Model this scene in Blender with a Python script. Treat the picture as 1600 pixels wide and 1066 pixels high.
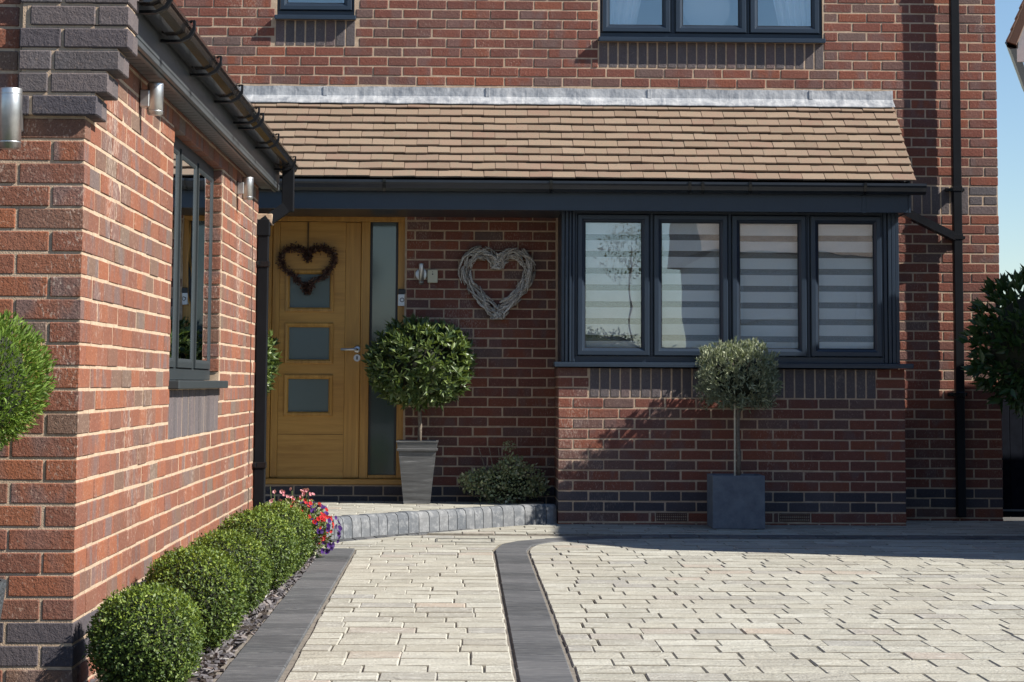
import bpy, math, random
import numpy as np
from mathutils import Matrix, Vector, Euler

for o in list(bpy.data.objects): bpy.data.objects.remove(o)
scn = bpy.context.scene
COL = scn.collection
random.seed(7); RNG = np.random.default_rng(11)
R = math.radians

# ------------------------------------------------------------------ camera, sky, sun, exposure
FPX, CX, CY, HC = 3420.0, 800.0, 269.0, 1.02
YAW, PITCH, ROLL = 0.0212986, 0.0960218, 0.0055
FWD = Vector((math.sin(YAW)*math.cos(PITCH), math.cos(YAW)*math.cos(PITCH), math.sin(PITCH)))
_r = Vector((math.cos(YAW), -math.sin(YAW), 0)); _u = _r.cross(FWD)
RIGHT = math.cos(ROLL)*_r + math.sin(ROLL)*_u
UP = math.cos(ROLL)*_u - math.sin(ROLL)*_r
CAMPOS = Vector((0, 0, HC))
cam = bpy.data.cameras.new('camera'); camo = bpy.data.objects.new('camera', cam); COL.objects.link(camo)
cam.sensor_width = 36; cam.lens = FPX/1600*36; cam.shift_y = -(533-CY)/1600
cam.clip_start = 0.1; cam.clip_end = 3000
camo.matrix_world = Matrix(((RIGHT.x, UP.x, -FWD.x, 0), (RIGHT.y, UP.y, -FWD.y, 0), (RIGHT.z, UP.z, -FWD.z, HC), (0, 0, 0, 1)))
scn.camera = camo
def proj(p):
    v = Vector(p) - CAMPOS; d = v.dot(FWD)
    if d < .1: return (-9999, -9999, 1)
    return (CX + FPX*v.dot(RIGHT)/d, CY - FPX*v.dot(UP)/d, FPX/d)

SUN = Vector((1.0, -.36, .90)).normalized()
world = bpy.data.worlds.new('World'); scn.world = world; world.use_nodes = True
wn = world.node_tree.nodes; wl = world.node_tree.links
for n in list(wn): wn.remove(n)
sky = wn.new('ShaderNodeTexSky'); sky.sky_type = 'NISHITA'; sky.sun_disc = False
sky.sun_elevation = math.asin(SUN.z); sky.sun_rotation = math.atan2(SUN.x, SUN.y)
sky.altitude = 50; sky.air_density = 1.0; sky.dust_density = 0.05; sky.ozone_density = 4.0
bg = wn.new('ShaderNodeBackground'); bg.inputs['Strength'].default_value = 0.075
wo = wn.new('ShaderNodeOutputWorld')
wl.new(sky.outputs[0], bg.inputs[0]); wl.new(bg.outputs[0], wo.inputs[0])
sl = bpy.data.lights.new('sun', 'SUN'); sl.energy = 5.0; sl.angle = R(0.53); sl.color = (1.0, .95, .87)
so = bpy.data.objects.new('sun', sl); COL.objects.link(so)
so.rotation_euler = SUN.to_track_quat('Z', 'Y').to_euler(); so.location = (30, -10, 30)
scn.view_settings.view_transform = 'Standard'; scn.view_settings.look = 'None'
scn.view_settings.exposure = 0.90; scn.view_settings.gamma = 1.0; scn.view_settings.use_curve_mapping = False
scn.render.engine = 'CYCLES'
scn.render.resolution_x = 1024; scn.render.resolution_y = 682
try:
    scn.cycles.max_bounces = 8; scn.cycles.transparent_max_bounces = 12; scn.cycles.diffuse_bounces = 4
except Exception: pass

# ------------------------------------------------------------------ object helpers
def link(name, mesh, mat=None, parent=None, kind=None):
    o = bpy.data.objects.new(name, mesh); COL.objects.link(o)
    if mat is not None and mesh is not None and len(mesh.materials) == 0: mesh.materials.append(mat)
    if parent is not None: o.parent = parent
    if kind: o['kind'] = kind
    return o
def empty(name, loc=(0, 0, 0), rz=0, parent=None):
    o = bpy.data.objects.new(name, None); COL.objects.link(o); o.location = loc; o.rotation_euler = (0, 0, rz)
    o.empty_display_size = .1
    if parent is not None: o.parent = parent
    return o
def tag(o, label, cat, group=None, kind=None):
    o['label'] = label; o['category'] = cat
    if group: o['group'] = group
    if kind: o['kind'] = kind
    return o
def struct(o, label=None):
    o['kind'] = 'structure'
    if label: o['label'] = label
    return o
class MB:
    """collects shapes into one mesh"""
    def __init__(s): s.v = []; s.f = []; s.n = 0
    def add(s, verts, faces):
        verts = np.asarray(verts, float).reshape(-1, 3)
        s.v.append(verts); b = s.n
        s.f.extend([tuple(i+b for i in f) for f in faces]); s.n += len(verts)
        return s
    def box(s, lo, hi, c=0.0, M=None):
        lo = np.minimum(lo, hi) if False else np.array(lo, float); hi = np.array(hi, float)
        v, f = cbox(hi-lo, c); v = v + (lo+hi)/2
        if M is not None: v = xf(M, v)
        return s.add(v, f)
    def tube(s, pts, rad, seg=8, caps=True):
        pts = [Vector(p) for p in pts]
        if not hasattr(rad, '__len__'): rad = [rad]*len(pts)
        rings = []; up0 = None
        for i, p in enumerate(pts):
            a = pts[max(0, i-1)]; b = pts[min(len(pts)-1, i+1)]
            t = (b-a).normalized()
            if up0 is None: up0 = Vector((0, 0, 1)) if abs(t.z) < .9 else Vector((1, 0, 0))
            x = t.cross(up0).normalized(); y = x.cross(t).normalized(); up0 = y
            rings.append([p + rad[i]*(math.cos(2*math.pi*k/seg)*x + math.sin(2*math.pi*k/seg)*y) for k in range(seg)])
        v = [tuple(q) for r in rings for q in r]; f = []
        for i in range(len(pts)-1):
            for k in range(seg):
                f.append((i*seg+k, i*seg+(k+1) % seg, (i+1)*seg+(k+1) % seg, (i+1)*seg+k))
        if caps:
            f.append(tuple(range(seg-1, -1, -1))); f.append(tuple((len(pts)-1)*seg+k for k in range(seg)))
        return s.add(v, f)
    def lathe(s, prof, seg=24, c=(0, 0, 0), M=None):
        v = []; f = []
        for r, z in prof:
            for k in range(seg):
                a = 2*math.pi*k/seg; v.append((r*math.cos(a), r*math.sin(a), z))
        for i in range(len(prof)-1):
            for k in range(seg): f.append((i*seg+k, i*seg+(k+1) % seg, (i+1)*seg+(k+1) % seg, (i+1)*seg+k))
        v = np.array(v)
        if M is not None: v = xf(M, v)
        return s.add(v + np.array(c), f)
    def prism(s, poly, z0, z1, c=0.0):
        """poly ccw xy list"""
        n = len(poly); p = np.array(poly, float)
        if c > 0:
            cen = p.mean(0); d = cen-p; L = np.linalg.norm(d, axis=1, keepdims=True); q = p + d/np.maximum(L, 1e-6)*c*1.4
            v = [(*a, z0) for a in p] + [(*a, z1-c) for a in p] + [(*a, z1) for a in q]
            f = [tuple(range(n-1, -1, -1)), tuple(range(2*n, 3*n))]
            for k in range(n):
                j = (k+1) % n; f += [(k, j, n+j, n+k), (n+k, n+j, 2*n+j, 2*n+k)]
        else:
            v = [(*a, z0) for a in p] + [(*a, z1) for a in p]
            f = [tuple(range(n-1, -1, -1)), tuple(range(n, 2*n))]
            for k in range(n):
                j = (k+1) % n; f.append((k, j, n+j, n+k))
        return s.add(v, f)
    def mesh(s, name, smooth=False):
        m = bpy.data.meshes.new(name)
        v = np.concatenate(s.v) if s.v else np.zeros((0, 3))
        m.from_pydata(v.tolist(), [], s.f); m.update()
        if smooth: m.polygons.foreach_set('use_smooth', [True]*len(m.polygons))
        return m
    def build(s, name, mat, parent=None, smooth=False, kind=None):
        return link(name, s.mesh(name, smooth), mat, parent, kind)
def xf(M, v):
    M = np.array(M); return np.asarray(v) @ M[:3, :3].T + M[:3, 3]
_cb = None
def cbox(size, c):
    """chamfered box centred on the origin"""
    sx, sy, sz = [x/2 for x in size]
    if c <= 0:
        v = np.array([(x, y, z) for z in (-sz, sz) for y in (-sy, sy) for x in (-sx, sx)])
        return v, [(0, 2, 3, 1), (4, 5, 7, 6), (0, 1, 5, 4), (1, 3, 7, 5), (3, 2, 6, 7), (2, 0, 4, 6)]
    v = []; idx = {}
    for a in (-1, 1):
        for b in (-1, 1):
            for d in (-1, 1):
                for ax in range(3):
                    p = [a*(sx-c), b*(sy-c), d*(sz-c)]; p[ax] = (a*sx, b*sy, d*sz)[ax]
                    idx[(a, b, d, ax)] = len(v); v.append(p)
    f = []
    for ax in range(3):
        o1, o2 = [(1, 2), (2, 0), (0, 1)][ax]
        for s in (-1, 1):
            q = []
            for (p1, p2) in ((-1, -1), (1, -1), (1, 1), (-1, 1)):
                k = [0, 0, 0]; k[ax] = s; k[o1] = p1; k[o2] = p2; q.append(idx[(*k, ax)])
            f.append(tuple(q) if s > 0 else tuple(q[::-1]))
    for ax in range(3):
        o1, o2 = [(1, 2), (2, 0), (0, 1)][ax]
        for s1 in (-1, 1):
            for s2 in (-1, 1):
                ka = [0, 0, 0]; ka[o1] = s1; ka[o2] = s2; kb = list(ka); ka[ax] = -1; kb[ax] = 1
                q = (idx[(*ka, o1)], idx[(*kb, o1)], idx[(*kb, o2)], idx[(*ka, o2)])
                f.append(q if s1*s2 < 0 else q[::-1])
    for a in (-1, 1):
        for b in (-1, 1):
            for d in (-1, 1):
                q = (idx[(a, b, d, 0)], idx[(a, b, d, 1)], idx[(a, b, d, 2)])
                f.append(q if a*b*d > 0 else q[::-1])
    return np.array(v, float), f
_mc = {}
def box_mesh(name, size, c, mat):
    key = (name, tuple(round(x, 3) for x in size), round(c, 4), mat.name)
    if key not in _mc:
        v, f = cbox(size, c); m = bpy.data.meshes.new(name); m.from_pydata(v.tolist(), [], f); m.update()
        m.materials.append(mat)
        if mat.name in EDGE:
            m.materials.append(EDGE[mat.name]); m.polygons.foreach_set('material_index', [1 if (i < 5 or i == 7) else 0 for i in range(len(f))])
        _mc[key] = m
    return _mc[key]
EDGE = {}
def area_px(p, w, h):
    x, y, s = proj(p)
    if not (-20 < x < 1620 and -10 < y < 1076): return 0
    return w*h*s*s
def place_pieces(name, pieces, parent, c, limit=300):
    """pieces: dict(size, M, mat, w). The ones showing largest become objects of their own, the rest one joined part."""
    pieces = sorted(pieces, key=lambda p: -p['w'])
    solo = [p for p in pieces[:limit] if p['w'] > 0]; rest = pieces[len(solo):]
    for p in solo:
        o = bpy.data.objects.new(name, box_mesh(name, p['size'], c, p['mat'])); COL.objects.link(o)
        o.parent = parent; o.matrix_local = p['M']
    bym = {}
    for p in rest: bym.setdefault(p['mat'].name, []).append(p)
    for mn, ps in bym.items():
        mb = MB()
        for p in ps:
            v, f = cbox(p['size'], c); mb.add(xf(p['M'], v), f)
        o = mb.build(name + 's', ps[0]['mat'], parent, kind='stuff')
        if mn in EDGE:
            o.data.materials.append(EDGE[mn]); k = len(f); o.data.polygons.foreach_set('material_index', [1 if (i % k < 5 or i % k == 7) else 0 for i in range(len(o.data.polygons))])

# ------------------------------------------------------------------ materials
class N:
    def __init__(s, name):
        s.m = bpy.data.materials.new(name); s.m.use_nodes = True; s.t = s.m.node_tree; s.n = s.t.nodes
        for n in list(s.n): s.n.remove(n)
        s.out = s.n.new('ShaderNodeOutputMaterial'); s.p = s.n.new('ShaderNodeBsdfPrincipled')
        s.l(s.p.outputs[0], s.out.inputs[0])
    def l(s, a, b): s.t.links.new(a, b)
    def set(s, **k):
        for a, v in k.items():
            i = s.p.inputs[a.replace('_', ' ')]
            if hasattr(v, 'is_output') or isinstance(v, bpy.types.NodeSocket): s.l(v, i)
            else: i.default_value = (*v, 1) if (hasattr(v, '__len__') and len(v) == 3 and i.type == 'RGBA') else v
        return s
    def val(s, i, v):
        if isinstance(v, bpy.types.NodeSocket): s.l(v, i)
        else: i.default_value = v
    def math(s, op, a, b=0.0, clamp=False):
        n = s.n.new('ShaderNodeMath'); n.operation = op; n.use_clamp = clamp
        s.val(n.inputs[0], a); s.val(n.inputs[1], b); return n.outputs[0]
    def pos(s):
        return s.n.new('ShaderNodeNewGeometry').outputs['Position']
    def rnd(s):
        g = s.n.new('ShaderNodeNewGeometry'); o = s.n.new('ShaderNodeObjectInfo')
        a = s.math('MULTIPLY', o.outputs['Random'], 7.313); b = s.math('ADD', a, g.outputs['Random Per Island'])
        return s.math('FRACT', b)
    def vec(s, v, sc=(1, 1, 1), add=None):
        n = s.n.new('ShaderNodeVectorMath'); n.operation = 'MULTIPLY'; s.l(v, n.inputs[0]); n.inputs[1].default_value = sc
        if add is None: return n.outputs[0]
        a = s.n.new('ShaderNodeVectorMath'); a.operation = 'ADD'; s.l(n.outputs[0], a.inputs[0])
        c = s.n.new('ShaderNodeCombineXYZ')
        for i in range(3): s.l(add, c.inputs[i])
        k = s.n.new('ShaderNodeVectorMath'); k.operation = 'SCALE'; s.l(c.outputs[0], k.inputs[0]); k.inputs['Scale'].default_value = 43.7
        s.l(k.outputs[0], a.inputs[1]); return a.outputs[0]
    def noise(s, v, scale, detail=3, rough=.5, dist=0):
        n = s.n.new('ShaderNodeTexNoise'); s.l(v, n.inputs['Vector']); n.inputs['Scale'].default_value = scale
        n.inputs['Detail'].default_value = detail; n.inputs['Roughness'].default_value = rough; n.inputs['Distortion'].default_value = dist
        return n.outputs['Fac']
    def ramp(s, fac, stops, interp='LINEAR'):
        n = s.n.new('ShaderNodeValToRGB'); s.l(fac, n.inputs[0]); e = n.color_ramp; e.interpolation = interp
        while len(e.elements) < len(stops): e.elements.new(.5)
        for el, (p, c) in zip(e.elements, stops):
            el.position = p; el.color = (*c, 1) if hasattr(c, '__len__') else (c, c, c, 1)
        return n.outputs[0]
    def mix(s, fac, a, b, mode='MIX'):
        n = s.n.new('ShaderNodeMix'); n.data_type = 'RGBA'; n.blend_type = mode
        s.val(n.inputs[0], fac)
        for i, v in ((6, a), (7, b)):
            if isinstance(v, bpy.types.NodeSocket): s.l(v, n.inputs[i])
            else: n.inputs[i].default_value = (*v, 1)
        return n.outputs[2]
    def bump(s, h, strength=.5, dist=.01, nrm=None):
        n = s.n.new('ShaderNodeBump'); n.inputs['Strength'].default_value = strength; n.inputs['Distance'].default_value = dist
        s.l(h, n.inputs['Height'])
        if nrm is not None: s.l(nrm, n.inputs['Normal'])
        s.l(n.outputs[0], s.p.inputs['Normal']); return n.outputs[0]

def plain(name, col, rough=.5, metal=0, spec=.5, var=.0, scale=20, bump=0, bscale=200, bdist=.002):
    n = N(name)
    c = col
    if var > 0:
        f = n.noise(n.pos(), scale, 4, .6)
        c = n.mix(n.ramp(f, [(.3, 0.0), (.7, 1.0)]), tuple(x*(1-var) for x in col), tuple(min(1, x*(1+var)) for x in col))
    n.set(Base_Color=c, Roughness=rough, Metallic=metal, Specular_IOR_Level=spec)
    if bump > 0: n.bump(n.noise(n.pos(), bscale, 3), bump, bdist)
    return n.m
def brick_mat(name, stops, patch=.55, speck=.25, chalk=.3, grey=(.15, .115, .11)):
    n = N(name); r = n.rnd(); pv = n.vec(n.pos(), (1, 1, 1), r)
    base = n.ramp(r, stops)
    # drag marks and darker kiss marks along the face
    pn = n.noise(n.vec(n.pos(), (9, 9, 4), r), 1.0, 2, .5)
    r2 = n.math('FRACT', n.math('MULTIPLY', r, 17.3))
    c = n.mix(n.math('MULTIPLY', n.ramp(pn, [(.47, 0.0), (.6, 1.0)]), n.math('MULTIPLY', r2, patch)), base, grey)
    fine = n.noise(pv, 170, 3, .65)
    c = n.mix(n.ramp(fine, [(.3, 1.0), (.52, 0.0)]), c, n.mix(.5, c, (.03, .02, .02)))
    sp = n.noise(pv, 95, 2, .5)
    c = n.mix(n.math('MULTIPLY', n.ramp(sp, [(.62, 0.0), (.72, 1.0)]), speck), c, (.5, .36, .27))
    ch = n.math('MULTIPLY', n.noise(n.vec(n.pos(), (1, 1, .5)), 2.1, 3, .6), n.noise(n.vec(n.pos(), (1, 1, .4)), 120, 3, .6))
    c = n.mix(n.math('MULTIPLY', n.ramp(ch, [(.33, 0.0), (.41, 1.0)]), chalk), c, (.55, .44, .36))
    wz = n.noise(n.vec(n.pos(), (1, 1, .6)), 1.3, 5, .65)
    c = n.mix(n.ramp(wz, [(.38, .25), (.6, 0.0)]), c, n.mix(.55, c, (.03, .022, .02)))
    n.set(Base_Color=c, Roughness=.88, Specular_IOR_Level=.25)
    h = n.math('ADD', n.math('MULTIPLY', fine, .6), n.noise(pv, 60, 3, .6))
    n.bump(h, .7, .005)
    return n.m
RED = [(0, (.165, .062, .046)), (.14, (.215, .073, .050)), (.26, (.155, .060, .047)), (.36, (.185, .065, .047)), (.48, (.215, .072, .046)), (.58, (.24, .080, .047)), (.68, (.17, .066, .050)),
       (.76, (.155, .072, .058)), (.84, (.145, .094, .082)), (.90, (.145, .066, .054)), (1, (.195, .068, .048))]
M_brick = brick_mat('facing_brick', RED)
M_brick_g = brick_mat('garage_brick', [(p, (c[0]*1.2, c[1]*1.3, c[2]*1.1)) for p, c in RED], patch=.8, chalk=.55, speck=.4)
M_blue = brick_mat('blue_brick', [(0, (.055, .052, .062)), (.5, (.075, .068, .078)), (1, (.10, .085, .09))], patch=.3, speck=.12, chalk=.15, grey=(.06, .055, .065))
M_soldier = brick_mat('soldier_brick', [(0, (.10, .088, .09)), (.5, (.13, .108, .108)), (.8, (.11, .1, .105)), (1, (.16, .115, .11))], patch=.4, speck=.2, chalk=.2, grey=(.13, .12, .125))
n = N('mortar'); f = n.noise(n.pos(), 25, 4, .6); n.set(Base_Color=n.ramp(f, [(.3, (.36, .265, .185)), (.7, (.50, .38, .275))]), Roughness=.95, Specular_IOR_Level=.1)
n.bump(n.noise(n.pos(), 220, 3), .6, .004); M_mortar = n.m
# roof tile
n = N('clay_tile'); r = n.rnd()
c = n.ramp(r, [(0, (.19, .134, .096)), (.3, (.235, .170, .120)), (.6, (.21, .147, .108)), (.85, (.25, .185, .133)), (1, (.205, .132, .097))])
lich = n.noise(n.vec(n.pos(), (1, 1, 1)), 28, 5, .7)
c = n.mix(n.math('MULTIPLY', n.ramp(lich, [(.5, 0.0), (.66, 1.0)]), .55), c, (.19, .17, .12))
c = n.mix(n.ramp(n.noise(n.vec(n.pos(), (1, 1, 1), r), 60, 2), [(.66, 0.0), (.74, .8)]), c, (.14, .12, .09))
n.set(Base_Color=c, Roughness=.9, Specular_IOR_Level=.2); n.bump(n.noise(n.pos(), 150, 4, .6), .6, .004); M_tile = n.m
n = N('brown_tile'); r = n.rnd(); c = n.ramp(r, [(0, (.17, .11, .08)), (1, (.25, .16, .11))])
n.set(Base_Color=c, Roughness=.85); n.bump(n.noise(n.pos(), 120, 4), .5, .004); M_tile_g = n.m
# lead flashing
n = N('lead'); f = n.noise(n.vec(n.pos(), (1, 1, .6)), 9, 6, .7); f2 = n.noise(n.vec(n.pos(), (30, 3, 3)), 1.2, 4, .7)
c = n.mix(n.ramp(f, [(.35, 0.0), (.65, 1.0)]), (.15, .165, .19), (.42, .43, .44)); c = n.mix(n.math('MULTIPLY', n.ramp(f2, [(.5, 0.0), (.7, 1.0)]), .5), c, (.56, .56, .555))
n.set(Base_Color=c, Roughness=.62, Metallic=.15); n.bump(n.noise(n.pos(), 30, 3), .5, .008); M_lead = n.m
# paving
n = N('sandstone_sett'); r = n.rnd()
c = n.ramp(r, [(0, (.29, .28, .235)), (.2, (.385, .37, .31)), (.45, (.35, .335, .28)), (.65, (.435, .425, .365)), (.8, (.315, .30, .25)), (.93, (.285, .277, .255)), (1, (.37, .31, .25))])
pv = n.vec(n.pos(), (1, 1, 1), r)
v = n.noise(n.vec(n.pos(), (3, 9, 9), r), 1.0, 5, .62, .6)
c = n.mix(n.math('MULTIPLY', n.ramp(v, [(.42, 0.0), (.62, 1.0)]), .5), c, (.29, .275, .235))
c = n.mix(n.math('MULTIPLY', n.ramp(n.noise(pv, 17, 5, .65, 1.2), [(.55, 0.0), (.62, 1.0)]), .45), c, (.51, .50, .45))
c = n.mix(n.math('MULTIPLY', n.ramp(n.noise(n.pos(), 1.1, 4, .6), [(.45, 0.0), (.72, 1.0)]), .45), c, (.33, .30, .24))
n.set(Base_Color=c, Roughness=.82, Specular_IOR_Level=.3)
h = n.math('ADD', n.noise(n.vec(n.pos(), (4, 11, 11), r), 1.0, 4, .6, .8), n.math('MULTIPLY', n.noise(pv, 90, 3), .18)); n.bump(h, 1.0, .028); M_sett = n.m
n = N('slate_block'); r = n.rnd()
c = n.ramp(r, [(0, (.045, .047, .05)), (.5, (.07, .072, .076)), (1, (.10, .10, .103))])
v = n.noise(n.vec(n.pos(), (7, 60, 10)), 1.0, 6, .75); c = n.mix(n.math('MULTIPLY', n.ramp(v, [(.48, 0.0), (.66, 1.0)]), .6), c, (.20, .20, .195)); c = n.mix(n.ramp(v, [(.30, .6), (.42, 0.0)]), c, (.03, .03, .032))
n.set(Base_Color=c, Roughness=.75, Specular_IOR_Level=.35); n.bump(n.noise(n.vec(n.pos(), (12, 50, 20)), 1.0, 4, .6), .5, .008); M_dark = n.m
n = N('kerb_stone'); r = n.rnd()
c = n.ramp(r, [(0, (.085, .095, .108)), (.5, (.12, .128, .138)), (1, (.17, .174, .178))])
c = n.mix(n.math('MULTIPLY', n.ramp(n.noise(n.pos(), 22, 5, .7), [(.48, 0.0), (.66, 1.0)]), .55), c, (.30, .305, .31))
n.set(Base_Color=c, Roughness=.85); n.bump(n.noise(n.pos(), 90, 4), .5, .006); M_kerb = n.m
M_bed = plain('joint_sand', (.16, .14, .115), .95, var=.3, scale=30, bump=.4)
M_ground = plain('tarmac', (.06, .06, .058), .95, var=.3, scale=6, bump=.4, bscale=120)
M_joint = plain('grout_stained_edge', (.15, .135, .105), .95, var=.35, scale=40)
EDGE['sandstone_sett'] = M_joint
# joinery
M_frame = plain('anthracite_frame', (.016, .0265, .043), .36, var=.08, scale=9)
M_frame_g = plain('grey_side_frame', (.030, .037, .040), .5, var=.08, scale=9, spec=.3)
M_gasket = plain('black_gasket', (.012, .012, .014), .6)
M_gutter = plain('black_gutter', (.008, .009, .011), .16, var=.2, scale=8, spec=.35)
M_pipe = plain('black_downpipe', (.007, .008, .010), .5, var=.2, scale=8, spec=.15)
M_gsoffit = plain('grey_soffit_board', (.075, .08, .085), .45, var=.1, scale=7)
M_gfascia = plain('grey_fascia_board', (.055, .062, .066), .42, var=.18, scale=5)
M_white = plain('white_board', (.72, .72, .70), .6, var=.08)
M_render = plain('white_render', (.7, .69, .66), .9, var=.08, bump=.3)
n = N('golden_oak')
v = n.vec(n.pos(), (1.6, 30, 22)); f = n.noise(v, 1.0, 5, .65, .6); f2 = n.noise(n.vec(n.pos(), (8, 120, 150)), 1.0, 2)
c = n.ramp(f, [(.28, (.34, .155, .028)), (.5, (.48, .245, .05)), (.75, (.60, .325, .075))]); c = n.mix(n.math('MULTIPLY', f2, .35), c, (.25, .12, .025))
n.set(Base_Color=c, Roughness=.42); n.bump(f2, .15, .003); M_oak = n.m
n = N('golden_oak_upright')
f = n.noise(n.vec(n.pos(), (30, 30, 1.6)), 1.0, 5, .65, .6); f2 = n.noise(n.vec(n.pos(), (150, 120, 8)), 1.0, 2)
c = n.ramp(f, [(.28, (.34, .155, .028)), (.5, (.48, .245, .05)), (.75, (.60, .325, .075))]); c = n.mix(n.math('MULTIPLY', f2, .35), c, (.25, .12, .025))
n.set(Base_Color=c, Roughness=.42); n.bump(f2, .15, .003); M_oak_v = n.m
n = N('obscure_glass'); n.set(Base_Color=(.115, .155, .155), Roughness=.12, Specular_IOR_Level=.8); n.bump(n.noise(n.pos(), 160, 2), .06, .002); M_obscure = n.m
n = N('dark_obscure_glass'); n.set(Base_Color=(.05, .072, .076), Roughness=.07, Specular_IOR_Level=1.0); n.bump(n.noise(n.pos(), 3, 2), .08, .01); M_obscure_d = n.m
def glass_mat(name, extra, mul, tint=(.9, .95, 1)):
    n = N(name); n.n.remove(n.p)
    t = n.n.new('ShaderNodeBsdfTransparent'); t.inputs[0].default_value = (.98, .99, .99, 1)
    g = n.n.new('ShaderNodeBsdfGlossy'); g.inputs[0].default_value = (*tint, 1); g.inputs['Roughness'].default_value = .0
    fr = n.n.new('ShaderNodeFresnel'); fr.inputs[0].default_value = 1.5
    fac = n.math('ADD', n.math('MULTIPLY', fr.outputs[0], mul), extra, True)
    m = n.n.new('ShaderNodeMixShader'); n.l(fac, m.inputs[0]); n.l(t.outputs[0], m.inputs[1]); n.l(g.outputs[0], m.inputs[2])
    b = n.n.new('ShaderNodeBump'); b.inputs['Strength'].default_value = .05; b.inputs['Distance'].default_value = .02
    n.l(n.noise(n.pos(), 1.7, 2), b.inputs['Height']); n.l(b.outputs[0], g.inputs['Normal'])
    n.l(m.outputs[0], n.out.inputs[0]); return n.m
M_glass = glass_mat('window_glass', .05, 2.0)
M_glass_up = glass_mat('coated_glass', .10, 2.0, (.85, .94, 1))
def cloth(name, col, trans=.35, opaque=1.0):
    n = N(name); n.set(Base_Color=col, Roughness=.9, Specular_IOR_Level=.1)
    tr = n.n.new('ShaderNodeBsdfTranslucent'); tr.inputs[0].default_value = (*col, 1)
    m = n.n.new('ShaderNodeMixShader'); m.inputs[0].default_value = trans; n.l(n.p.outputs[0], m.inputs[1]); n.l(tr.outputs[0], m.inputs[2])
    last = m.outputs[0]
    if opaque < 1:
        t = n.n.new('ShaderNodeBsdfTransparent'); m2 = n.n.new('ShaderNodeMixShader'); m2.inputs[0].default_value = opaque
        n.l(t.outputs[0], m2.inputs[1]); n.l(last, m2.inputs[2]); last = m2.outputs[0]
    n.l(last, n.out.inputs[0]); return n.m
M_blind = cloth('blind_fabric', (.95, .95, .94), .12)
M_sheer = cloth('sheer_fabric', (.45, .45, .45), .3, .4)
M_curtain = cloth('curtain_voile', (.92, .93, .94), .1)
M_room = plain('room_plaster', (.6, .58, .55), .9)
M_steel = plain('brushed_steel', (.62, .62, .61), .42, metal=1, var=.1, scale=40)
M_black = plain('black_plastic', (.012, .012, .013), .35)
M_plastic = plain('white_plastic', (.78, .78, .77), .35)
M_cream = plain('cream_plastic', (.62, .58, .42), .45)
n = N('whitewashed_zinc'); f = n.noise(n.vec(n.pos(), (3, 3, 40)), 1.0, 5, .7)
n.set(Base_Color=n.ramp(f, [(.35, (.045, .045, .045)), (.58, (.10, .10, .10)), (.75, (.26, .26, .255))]), Roughness=.6); n.bump(f, .25, .004); M_zinc = n.m
n = N('slate_planter'); f = n.noise(n.pos(), 14, 5, .7); n.set(Base_Color=n.ramp(f, [(.3, (.085, .10, .125)), (.7, (.15, .17, .195))]), Roughness=.8); n.bump(n.noise(n.pos(), 60, 4), .3, .004); M_slatepot = n.m
M_woven = plain('charcoal_woven', (.045, .05, .055), .7, var=.5, scale=90, bump=.8, bscale=110, bdist=.01)
M_soil = plain('potting_soil', (.035, .025, .018), .98, var=.4, scale=60, bump=.8, bscale=90, bdist=.01)
M_bark = plain('grey_bark', (.16, .13, .10), .9, var=.35, scale=60, bump=.7, bscale=90, bdist=.006)
M_cane = plain('bamboo_cane', (.52, .47, .34), .6, var=.2, scale=40)
n = N('slate_chip'); r = n.rnd(); n.set(Base_Color=n.ramp(r, [(0, (.06, .055, .06)), (.5, (.11, .10, .105)), (.85, (.16, .145, .14)), (.97, (.2, .16, .14)), (1, (.5, .48, .45))]), Roughness=.7); n.bump(n.noise(n.pos(), 150, 3), .4, .004); M_chip = n.m
n = N('dry_twig'); r = n.rnd(); c = n.ramp(r, [(0, (.40, .36, .31)), (.5, (.58, .54, .48)), (1, (.74, .70, .64))])
n.set(Base_Color=n.mix(n.ramp(n.noise(n.pos(), 130, 3), [(.4, 0.0), (.6, .6)]), c, (.12, .095, .075)), Roughness=.85); M_twig = n.m
n = N('dried_cone'); r = n.rnd(); n.set(Base_Color=n.ramp(r, [(0, (.035, .014, .009)), (.6, (.075, .028, .016)), (.85, (.12, .045, .025)), (1, (.22, .15, .10))]), Roughness=.7); M_cone = n.m
def leaf_mat(name, stops, trans=.3, rough=.38, spec=.5):
    n = N(name); r = n.rnd(); c = n.ramp(r, stops)
    n.set(Base_Color=c, Roughness=rough, Specular_IOR_Level=spec)
    tr = n.n.new('ShaderNodeBsdfTranslucent'); n.l(n.mix(.5, c, (.22, .30, .02)), tr.inputs[0])
    m = n.n.new('ShaderNodeMixShader'); m.inputs[0].default_value = trans; n.l(n.p.outputs[0], m.inputs[1]); n.l(tr.outputs[0], m.inputs[2])
    n.l(m.outputs[0], n.out.inputs[0]); return n.m
M_box = leaf_mat('box_leaf', [(0, (.035, .065, .014)), (.5, (.07, .115, .022)), (.85, (.12, .17, .035)), (1, (.19, .25, .06))], .2, .5, .35)
M_box_sunlit = leaf_mat('box_sunlit_tint', [(0, (.11, .165, .02)), (.6, (.17, .23, .03)), (1, (.27, .32, .05))], .25, .5, .35)  # yellower box leaf colour that paints in the sunlit tops
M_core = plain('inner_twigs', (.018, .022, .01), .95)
M_bay = leaf_mat('bay_leaf', [(0, (.045, .075, .025)), (.5, (.085, .13, .04)), (.85, (.15, .20, .065)), (1, (.26, .32, .12))], .22, .38, .5)
M_olive = leaf_mat('olive_leaf', [(0, (.13, .15, .09)), (.5, (.24, .27, .17)), (.85, (.36, .39, .25)), (1, (.52, .56, .38))], .2, .45)
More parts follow.
